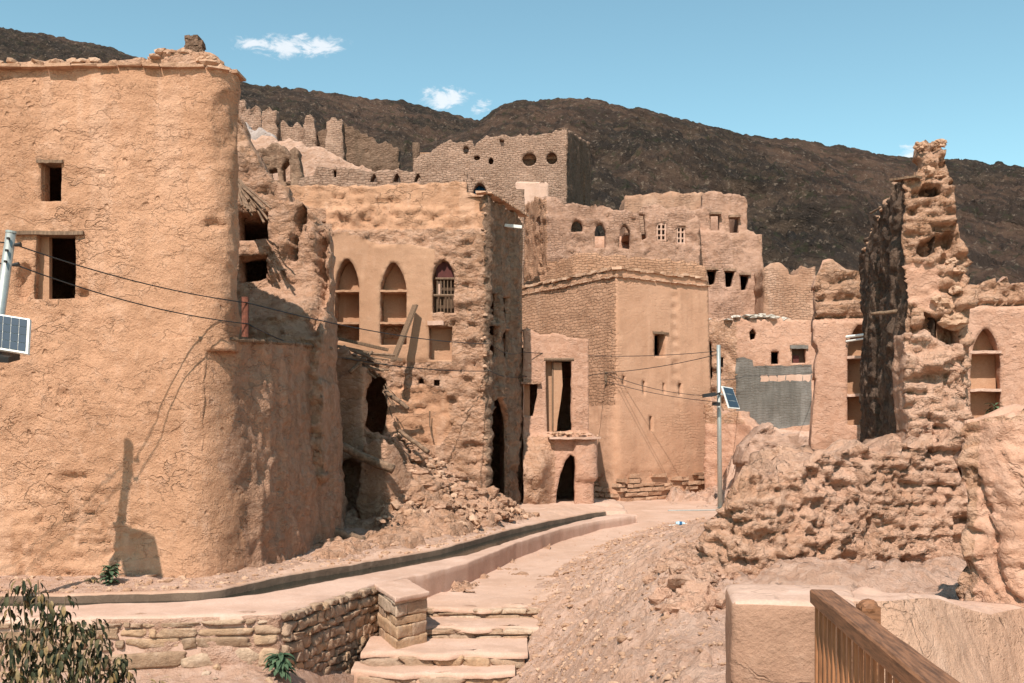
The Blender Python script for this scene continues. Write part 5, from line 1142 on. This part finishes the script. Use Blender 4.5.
facade('mortar', PRW, [(0, -1.5), (PRW.S[-1], -1.5), (PRW.S[-1], ZK-.03), (0, ZK-.03)], M['rubble_ground'], RWt, th=.3, cell=.045, dp=.02, px=False, dfn=lambda V, P: .016+.06*fbm(P*2.3, 4, 3)-.05*(V[:, 0] > sk), seed=3)
SPt = thing('stone_pier_end', 'square stone pier with a flat pale cap beside the steps', 'pier', (-1.9, 15.8, -1))
c0 = Wz(396, 597.5, .23); cl = Wz(377, 585, .23); cr_ = Wz(427, 591.5, .23); bk = cl+cr_-c0
def quad(k, j=0): m_ = (c0+cl+cr_+bk)/4; return [(m_.x+(q.x-m_.x)*k+random.uniform(-j, j), m_.y+(q.y-m_.y)*k+random.uniform(-j, j)) for q in (cl, c0, cr_, bk)]
zz = -.64; ic = 0
while zz < .15:
    hh = min(random.uniform(.13, .22), .165-zz)
    q0 = quad(1.0, .018)
    cut = random.uniform(.35, .65); A_, B_, C_, D_ = [Vector((*q, 0)) for q in q0]
    if ic % 2: m1, m2 = B_.lerp(C_, cut), A_.lerp(D_, cut); P2_ = [[A_, B_, m1, m2], [m2, m1, C_, D_]]
    else: m1, m2 = A_.lerp(B_, cut), D_.lerp(C_, cut); P2_ = [[A_, m1, m2, D_], [m1, B_, C_, m2]]
    for q in P2_: soft_block('stone_block', [(p.x, p.y) for p in q], zz+.004, zz+hh, [M['stone'], M['stone']], SPt, bev=.022, amp=.03, seed=int(zz*100)+ic, tone=random.choice([.5, .8, .95, .3, 1, .6]))
    zz += hh; ic += 1
soft_block('cap', quad(1.12), .16, .24, [M['coping'], M['coping']], SPt, bev=.02, amp=.015, seed=5)
# side wall of the steps
PSW = Plan([(c0.x+.5, c0.y+.95), (-1.02, 17.35), (-.6, 17.9)], smooth=True)
STP = thing('stone_steps', 'four worn stone steps climbing to the sandy path', 'steps', (-.8, 15.5, -1))
stp = [(-.20, 16.95, 430, 545), (-.39, 16.2, 412, 532), (-.58, 15.16, 374, 518), (-.78, 14.8, 364, 505), (-1.0, 14.5, 350, 498)]
for i, (z, Y, xa, xb) in enumerate(stp):
    a_ = (xa-CX)/F*Y; b_ = (xb-CX)/F*Y; Yn = stp[i-1][1] if i else 18.2
    pl = Plan([(a_-.15, Y+.05), ((a_+b_)/2, Y-.04), (b_+.1, Y+.03)], smooth=True); L_ = pl.S[-1]
    mb = MB(); masonry(pl, 0, L_, z-.24, lambda s: z-.03, mb, hr=(.10, .24), wr=(.25, .8), dep=.22, proud=.07, gap=.008, tone=lambda: random.choice([.2, .3, .5, .6, .4, .95, .78]))
    mb.build('riser', M['stone'], STP, smooth=True)
    facade('riser_bed', pl, [(0, z-.34), (L_, z-.34), (L_, z-.04), (0, z-.04)], M['concrete'], STP, th=.15, cell=.06, dp=.02, px=False, dfn=lambda V, P: .03*fbm(P*4, 3, 3)-.01, seed=i, back=False)
    # tread: worn clay sheet with a lumpy edge
    nx, ny = 46, 16; V = []; Fc = []
    for r in range(ny+1):
        for k in range(nx+1):
            u = k/nx; v = r/ny; x = a_-.2+(b_-a_+.35)*u; y = pl.pos(u*L_, 0, 0)[0][1]-.045+(Yn-Y+.12)*v; V.append((x, y, z))
    V = np.array(V); V[:, 2] += .022*fbm(V*np.array([2.5, 2.5, 1])+i*7, 4, 5)-.035*(np.arange(len(V)) < nx+1)+.05*(V[:, 1]-V[:, 1].min())/(Yn-Y+.2)*.5; V[:, 1] += (.11*fbm(V*np.array([1.8, 0, 0])+i*3, 4, 9))*(np.arange(len(V)) < 3*(nx+1))
    bot = V[:nx+1].copy(); bot[:, 2] -= .045; bot[:, 1] += .01
    for r in range(ny):
        for k in range(nx): q = r*(nx+1)+k; Fc.append((q, q+1, q+nx+2, q+nx+1))
    nb_ = len(V); V = np.concatenate([V, bot])
    for k in range(nx): Fc.append((nb_+k, nb_+k+1, k+1, k))
    mesh_obj('tread', V, Fc, M['sand'], STP, True)
# ================================================================== fallen logs, planks
stick('palm_log', 'long crooked log spanning the dark gap above the clay pier', [W(316, 431, 23.6), W(335, 443, 24.0), W(358, 455, 24.1), W(380, 464, 24.0), W(394, 470, 23.9)], .095, M['log'], 'log', r2=.12)
stick('palm_log', 'short thick log lying on the ground at the foot of the rounded house', [W(320, 528, 21.2), W(340, 535, 21.3), W(364, 541, 21.5)], .12, M['log'], 'log', r2=.09)
stick('fallen_timber', 'split beam end jutting from the rubble right of the dark cavity', [W(386, 392, 26.4), W(408, 408, 25.6)], .07, M['log'], 'timber', r2=.05)
stick('fallen_timber', 'beam slanting down the upper rubble heap', [W(398, 430, 26.2), W(428, 452, 25.6)], .05, M['log'], 'timber', r2=.06)
stick('fallen_timber', 'beam poking up left of the dark cavity', [W(350, 372, 25.0), W(372, 352, 25.4)], .055, M['log'], 'timber', r2=.04)
stick('plank', 'plank leaning against the smooth wall between the second niche and the barred window', [W(415.5, 305, 27.85), W(393, 361, 27.3)], .04, M['wood'], box=(.20, .06))
stick('plank', 'upper of two long planks lying under the left shelf niche', [W(322, 335, 26.4), W(388, 350, 26.9)], .04, M['wood'], box=(.16, .07))
stick('plank', 'lower of two long planks lying under the left shelf niche', [W(324, 343, 26.0), W(402, 360, 26.6)], .04, M['wood'], box=(.14, .06))
rb = MB()
for i in range(22):
    a_ = W(random.uniform(340, 366), random.uniform(350, 366), random.uniform(25.2, 26.2)); b_ = a_+Vector((random.uniform(.3, 1.0), random.uniform(-.5, .2), random.uniform(-.45, .02))); rb.tube([a_, (a_+b_)/2+Vector((0, 0, random.uniform(-.03, .04))), b_], random.uniform(.02, .05), 6, jit=.15)
for i in range(9):
    a_ = W(random.uniform(381, 389), random.uniform(383, 392), 27.4); b_ = a_+Vector((random.uniform(.1, .4), -.2, -random.uniform(.3, .8))); rb.tube([a_, b_], .014, 5)
tag(rb.build('broken_lath_pile', M['log'], offset=tuple(W(362, 362, 25.7))), 'tangle of broken sticks on top of the stump of collapsed wall', None, None, 'stuff')
# ================================================================== street lamps with solar panels
def solar(parent, c4, nx, ny, name='solar_panel'):
    """four corners: top left, top right, bottom right, bottom left"""
    tl, tr, br, bl = [Vector(p) for p in c4]; nrm = (tr-tl).cross(bl-tl).normalized(); nrm = nrm if nrm.y < 0 else -nrm
    def q(u, v, o=0): return tl.lerp(tr, u).lerp(bl.lerp(br, u), v)+nrm*o
    mb = MB(); V = [q(*t, o) for o in (.004, -.04) for t in ((0, 0), (1, 0), (1, 1), (0, 1))]; mb.add(V, [(0, 1, 2, 3), (7, 6, 5, 4), (0, 4, 5, 1), (1, 5, 6, 2), (2, 6, 7, 3), (3, 7, 4, 0)]); fr = mb.build(name, M['white'], parent)
    mb = MB()
    for i in range(nx):
        for j in range(ny):
            m_ = .045; u0 = m_+(1-2*m_)*i/nx+.008; u1 = m_+(1-2*m_)*(i+1)/nx-.008; v0 = m_+(1-2*m_)*j/ny+.008; v1 = m_+(1-2*m_)*(j+1)/ny-.008
            V = [q(u, v, o) for o in (.016, .002) for u, v in ((u0, v0), (u1, v0), (u1, v1), (u0, v1))]; mb.add(V, [(0, 1, 2, 3), (7, 6, 5, 4), (0, 4, 5, 1), (1, 5, 6, 2), (2, 6, 7, 3), (3, 7, 4, 0)])
    mb.build('cell_grid', M['cell'], fr); return fr
LP = thing('street_lamp', 'leaning pale steel lamp post with a solar panel at the left edge', 'street lamp', (-7.95, 14.35, .25))
t0 = W(11, 233, 14.0); b0 = Vector((-7.75, 13.95, .2)); mb = MB(); mb.tube([b0, b0.lerp(t0, .5), t0], .088, 14, r2=.068); mb.build('pole', M['metal'], LP, smooth=True)
mb = MB(); mb.tube([t0, t0+Vector((.003, 0, .03))], .074, 14); mb.build('cap', M['metal'], LP)
for y in (239, 251, 262): mb = MB(); p = W(10.5-(y-233)*.12, y, 13.94); mb.box(p+Vector((.0, -.04, 0)), (.03, .05, .03)); mb.build('bolt', M['black'], LP)
for y in (245, 265): mb = MB(); p = W(15-(y-240)*.1, y, 13.98); mb.tube([p, p+Vector((.09, 0, .01))], .022, 8, r2=.035); mb.build('insulator', M['black'], LP)
solar(LP, (W(-14, 312, 13.95), W(30, 319, 13.8), W(28, 354, 13.5), W(-16, 347, 13.65)), 5, 4)
mb = MB(); p = W(2, 357, 13.7); mb.box(p, (.34, .3, .09), rx=.25, ry=.1, jit=.008); mb.build('lamp_head', M['black'], LP)
mb = MB(); mb.tube([W(-3, 335, 13.95), W(-3, 350, 13.7)], .03, 8); mb.build('arm', M['metal'], LP)
LQ = thing('street_lamp', 'straight grey steel lamp post with a small tilted solar panel before the tower house', 'street lamp', (W(720, 509, 35.3).x, 35.3, .03))
pb_ = W(720, 509.5, 35.3); pt_ = W(718.5, 345, 35.3); mb = MB(); mb.tube([pb_, pb_.lerp(pt_, .5), pt_], .085, 12, r2=.07); mb.build('pole', M['metal'], LQ, smooth=True)
mb = MB(); mb.tube([pb_, pb_+Vector((0, 0, .06))], .16, 12); mb.build('base_plate', M['metal'], LQ)
solar(LQ, (W(722, 386, 35.15), W(732.5, 388, 35.8), W(740, 409, 35.4), W(729, 408, 34.8)), 1, 3)
mb = MB(); mb.tube([W(720, 393, 35.2), W(711, 396, 34.9)], .035, 8); mb.box(W(709, 395, 34.8), (.42, .22, .12), ry=-.15, jit=.01); mb.box(W(716, 404, 35.0), (.25, .2, .12), jit=.01); mb.build('lamp_head', M['black'], LQ)
mb = MB(); mb.tube([W(720, 394, 35.2), W(727, 396, 35.2)], .03, 8); mb.build('arm', M['metal'], LQ)
# ================================================================== cables
def cable(label, pts, sag, r):
    P = [Vector(p) for p in pts]; Q = []
    for k in range(len(P)-1):
        for i in range(17 if k < len(P)-2 else 18):
            t = i/17; Q.append(P[k].lerp(P[k+1], t)-Vector((0, 0, sag*4*t*(1-t))))
    mb = MB(); c = (P[0]+P[-1])/2; mb.tube(Q, r, 6); tag(mb.build('cable', M['black'], None, True, offset=tuple(c)), label, 'cable', 'overhead cables')
br1 = PU.pt(235, 303, .22); br2 = PU.pt(235, 324, .22)
cable('upper cable from the leaning lamp post to the rusty bracket', [W(16, 245, 13.98), br1], .10, .0095)
cable('lower cable from the leaning lamp post to the rusty bracket', [W(16, 265, 13.98), br2], .12, .0095)
cable('upper cable leaving the leaning lamp post to the left', [W(8, 243, 13.98), W(-420, 150, 11.5)], .15, .0095)
cable('lower cable leaving the leaning lamp post to the left', [W(6, 264, 13.98), W(-420, 175, 11.5)], .15, .0095)
cable('upper cable from the rusty bracket past the dark doorway to the far lamp', [br1, PC.pt(487, 344, .12), PC.pt(519, 352, .12), W(718, 351, 35.3)], .16, .012)
cable('lower cable from the rusty bracket across the barred window house', [br2, W(345, 358, 24.0), PC.pt(486, 371, .12), PC.pt(519, 376, .12), PE.pt(609, 373, .08), W(719, 354, 35.3)], .10, .013)
cable('slack cable looping from the tower corner to the far lamp head', [PE.pt(609, 373, .1), W(719, 396, 35.3)], .22, .011)
cable('lowest cable from the tower corner to the far lamp post', [PE.pt(609, 381, .1), W(719, 402, 35.3)], .12, .011)
cable('thin cable from the far lamp towards the right ruins', [W(719, 380, 35.3), W(745, 376, 40), W(812, 372, 45.6)], .05, .011)
# pipe and bottle on the ground
mb = MB(); a_ = Wz(668, 510.5, .06); b_ = Wz(722, 510, .06); mb.tube([a_, b_], .022, 6); tag(mb.build('thin_pipe', M['metal'], offset=tuple((a_+b_)/2)), 'thin grey pipe lying on the sand at the foot of the far lamp', 'pipe')
def tz(x, y): return float(terrain(np.array([x]), np.array([y]))[0])
bx_, by_ = Pp(681, 27.0); bz_ = tz(bx_, by_)+.05
BT = thing('plastic_bottle', 'crushed clear bluish plastic bottle lying on the rubble beside the street', 'bottle', (bx_, by_, bz_))
mb = MB(); mb.tube([(bx_-.14, by_, bz_), (bx_-.05, by_, bz_+.01), (bx_+.06, by_, bz_)], .055, 12); mb.tube([(bx_+.06, by_, bz_), (bx_+.12, by_, bz_)], .055, 12, r2=.02); mb.build('body', M['bottle'], BT, True)
mb = MB(); mb.tube([(bx_-.05, by_, bz_+.006), (bx_+.02, by_, bz_+.004)], .058, 12); mb.build('label_band', M['blue'], BT, True)
mb = MB(); mb.tube([(bx_+.12, by_, bz_), (bx_+.15, by_, bz_)], .022, 10); mb.build('lid', M['white'], BT)
mb = MB(); bb = Pp(676, 27.2); 
for i in range(3): mb.rock((bb[0]-.1+i*.09, bb[1]+random.uniform(-.05, .05), tz(*bb)+.03), .07, flat=.45, rough=.5)
tag(mb.build('plastic_bag', M['white'], offset=(bb[0], bb[1], tz(*bb))), 'crumpled white plastic scrap beside the bluish bottle', 'litter')
# ================================================================== plants
LEAF = toned('leaf', [(0, (.020, .024, .012)), (.4, (.045, .052, .024)), (.6, (.095, .08, .036)), (.8, (.28, .17, .07)), (1, (.38, .26, .13))], bump=.1, rough=.6, scale=20)
LEAFG = toned('fresh_leaf', [(0, (.035, .065, .035)), (1, (.11, .16, .085))], bump=.1, rough=.55, scale=20)
STEM = simple('stem', (.16, .11, .06), .8)
def leaf(mb, p, d, L_, w_, droop, tone):
    d = Vector(d).normalized(); s_ = d.cross(Vector((0, 0, 1))); s_ = (s_ if s_.length > .1 else Vector((1, 0, 0))).normalized(); V = []; p = Vector(p); n = 4; q = p.copy(); dd = d.copy(); fold = random.uniform(.1, .5)
    for i in range(n+1):
        t = i/n; ww = w_*math.sin(math.pi*min(.98, t*.86+.12))*.5; up_ = s_.cross(dd).normalized()
        V += [q-s_*ww+up_*ww*fold, q.copy(), q+s_*ww+up_*ww*fold]; dd = (dd+Vector((0, 0, -droop/n))).normalized(); q = q+dd*(L_/n)
    Fc = []
    for i in range(n): Fc += [(i*3, i*3+1, i*3+4, i*3+3), (i*3+1, i*3+2, i*3+5, i*3+4)]
    mb.add(V, Fc, tone)
SH = thing('shrub', 'withered shrub with drooping dark green and brown leaves in the bottom left corner', 'shrub', (-5, 10.6, -1))
ms = MB(); ml = MB()
tops = [(8, 590, 10.6), (22, 578, 10.9), (-10, 600, 10.2), (38, 580, 10.7), (-30, 585, 10.5), (48, 600, 10.5), (57, 610, 10.9), (66, 596, 10.8), (74, 622, 10.4), (84, 620, 10.7), (97, 618, 10.9), (102, 640, 10.5), (30, 640, 10.2), (8, 640, 10.0), (60, 650, 10.2), (84, 655, 10.3), (122, 655, 10.9), (128, 668, 10.8), (112, 668, 10.6), (44, 665, 10.1), (18, 668, 9.9), (-8, 660, 9.9)]
for px, py, Y in tops:
    top = W(px, py, Y); bx0 = W(px*.55+22, 683, Y); base = Vector((bx0.x, Y+random.uniform(-.2, .2), -1.1)); mid = base.lerp(top, .6)+Vector((random.uniform(-.06, .06), 0, .05)); ms.tube([base, mid, top], .014, 6, r2=.005)
    for i in range(66):
        t = random.random()**.7; p = mid.lerp(top, t) if random.random() < .85 else base.lerp(mid, .5+.5*random.random()); an = random.uniform(0, 6.28)
        if t > .2 and random.random() < .1: continue
        dr = (math.cos(an), math.sin(an), random.uniform(-.3, .5)); tw_ = p+Vector(dr)*random.uniform(.02, .09); tn = min(1, random.betavariate(1.2, 3.0)*.85+(.45 if random.random() < .33 else 0)); leaf(ml, tw_, dr, random.uniform(.07, .14), random.uniform(.026, .05), 3.6, tn)
ms.build('stem', STEM, SH); ml.build('foliage', LEAF, SH, smooth=True)
def tuft(name, label, c, n, L_, w_, up, mat, tr=(0, 1), droop=1.2, cat='plant'):
    t = thing(name, label, cat, c); m1 = MB(); m2 = MB(); c = Vector(c)
    for k in range(max(3, n//12)): a_ = random.uniform(0, 6.28); m2.tube([c, c+Vector((math.cos(a_)*.04, math.sin(a_)*.04, L_*up*.9))*1.0], .008, 5, r2=.004)
    for i in range(n):
        a_ = random.uniform(0, 6.28); h_ = random.uniform(0, L_*up); dr = (math.cos(a_), math.sin(a_), random.uniform(.1, 1.3)); leaf(m1, c+Vector((math.cos(a_)*.02, math.sin(a_)*.02, h_)), dr, L_*random.uniform(.6, 1), w_, droop, random.uniform(*tr))
    m2.build('stem', STEM, t); m1.build('foliage', mat, t, smooth=True)
tuft('leafy_plant', 'fresh green broad-leaved plant growing at the corner of the stone retaining wall', tuple(W(280, 672, 13.45)), 70, .26, .075, .9, LEAFG, droop=1.6)
tuft('leafy_plant', 'small grey-green plant at the foot of the rounded house wall', tuple(W(110, 584, 15.9)), 60, .19, .07, 1.5, LEAFG, (.4, 1))
tuft('leafy_plant', 'tiny brownish plant left of the grey-green one at the house foot', tuple(W(92, 586, 15.9)), 26, .15, .03, .8, LEAF, (.4, .9))
tuft('dry_plant', 'dry yellow tuft below the stone retaining wall near the shrub', tuple(W(157, 690, 13.0)), 26, .22, .035, .6, LEAF, (.8, 1))
tuft('leafy_plant', 'green plant in the lowest shelf of the right arched niche', tuple(W(995, 418, 21.25)), 30, .24, .08, 1.2, LEAFG, (0, 1))
# ================================================================== loose rubble
def scatter(name, label, n, fn, rr, mat, zf=None, flat=.65, sub=1):
    mb = MB(); c = 0; k = 0; pts = []
    while len(pts) < n and k < n*30:
        k += 1; X, Y = fn()
        if X is not None: pts.append((X, Y))
    A_ = np.array(pts, float); Zs = (zf or terrain)(A_[:, 0], A_[:, 1])
    for (X, Y), z in zip(pts, Zs):
        r = rr[0]+(rr[1]-rr[0])*random.random()**3.2; mb.rock((X, Y, z+r*.05), r, flat=flat, sub=sub, rough=.4)
    o = mb.build(name, mat); tag(o, label, None, None, 'stuff'); return o
def tz_(x, y): return float(terrain(np.array([x]), np.array([y]))[0])
XE = ([10, 12, 14, 17, 20, 23, 26, 30, 33], [-1.0, -.75, -.35, .35, .8, 1.5, 2.6, 4.6, 9.0])
def f1_():
    Y = 9+21*random.random()**1.3; X = np.interp(Y, *XE)+random.uniform(-.1, 3.6)*random.random()**.4; return (X, Y) if X/Y < .26 else (None, None)
scatter('rubble', 'loose stones and clods strewn over the rubble slope right of the path', 3200, f1_, (.010, .06), M['clods'])
def f6_():
    Y = random.uniform(10.8, 14.5); px = random.gauss(694, 17); return (px-CX)/F*Y, Y
scatter('fallen_bricks', 'broken clay bricks and clods piled at the left foot of the crumbling wall', 420, f6_, (.03, .17), M['rough_pale'], flat=.7, sub=2)
scatter('fine_gravel', 'fine pale gravel covering the slope right of the path', 6500, f1_, (.006, .028), M['clods'], flat=.8)
def f2_():
    X = random.uniform(-9.5, -.2); Y = float(Yof(FAR, X))+.25+random.random()**1.5*3.0; return X, Y
scatter('gravel', 'small stones along the bank behind the water channel', 1300, f2_, (.012, .07), M['clods'])
scatter('debris', 'grey stones below the retaining wall', 420, lambda: (random.uniform(-8, -1.5), random.uniform(10.5, 13.7)), (.015, .09), M['stone'])
def f5_():
    X = random.uniform(-3.0, .2); Y = random.uniform(24.2, 27.8); return (X, Y) if Y > float(Yof(FAR, X))+1.2 else (None, None)
scatter('broken_blocks', 'big angular blocks of fallen clay wall in the heap against the arched house', 70, f5_, (.14, .42), M['rough'], zf=lambda x, y: hM1(x, y)+.02, flat=.75, sub=3)
def f4_():
    X = random.uniform(-3.2, 1.2); Y = random.uniform(23.0, 28); return (X, Y) if Y > float(Yof(FAR, X))+.8 else (None, None)
scatter('fallen_clods', 'clay clods fallen on the heap against the arched house', 620, f4_, (.02, .16), M['clods'], zf=lambda x, y: hM1(x, y)+.05)
scatter('street_gravel', 'small stones on the sandy path', 260, lambda: (lambda Y: (np.interp(Y, *XE)-random.uniform(.1, 2.2), Y))(random.uniform(17.5, 32)), (.008, .03), M['clods'])
scatter('wall_debris', 'clods in front of the crumbling wall', 900, lambda: (random.uniform(1.2, 5.2), random.uniform(8.6, 12.3)), (.015, .09), M['clods'], zf=lambda x, y: hM2(x, y)+.03)

for o in bpy.data.objects:
    if 'category' in o and 'kind' not in o: o['kind'] = 'thing'
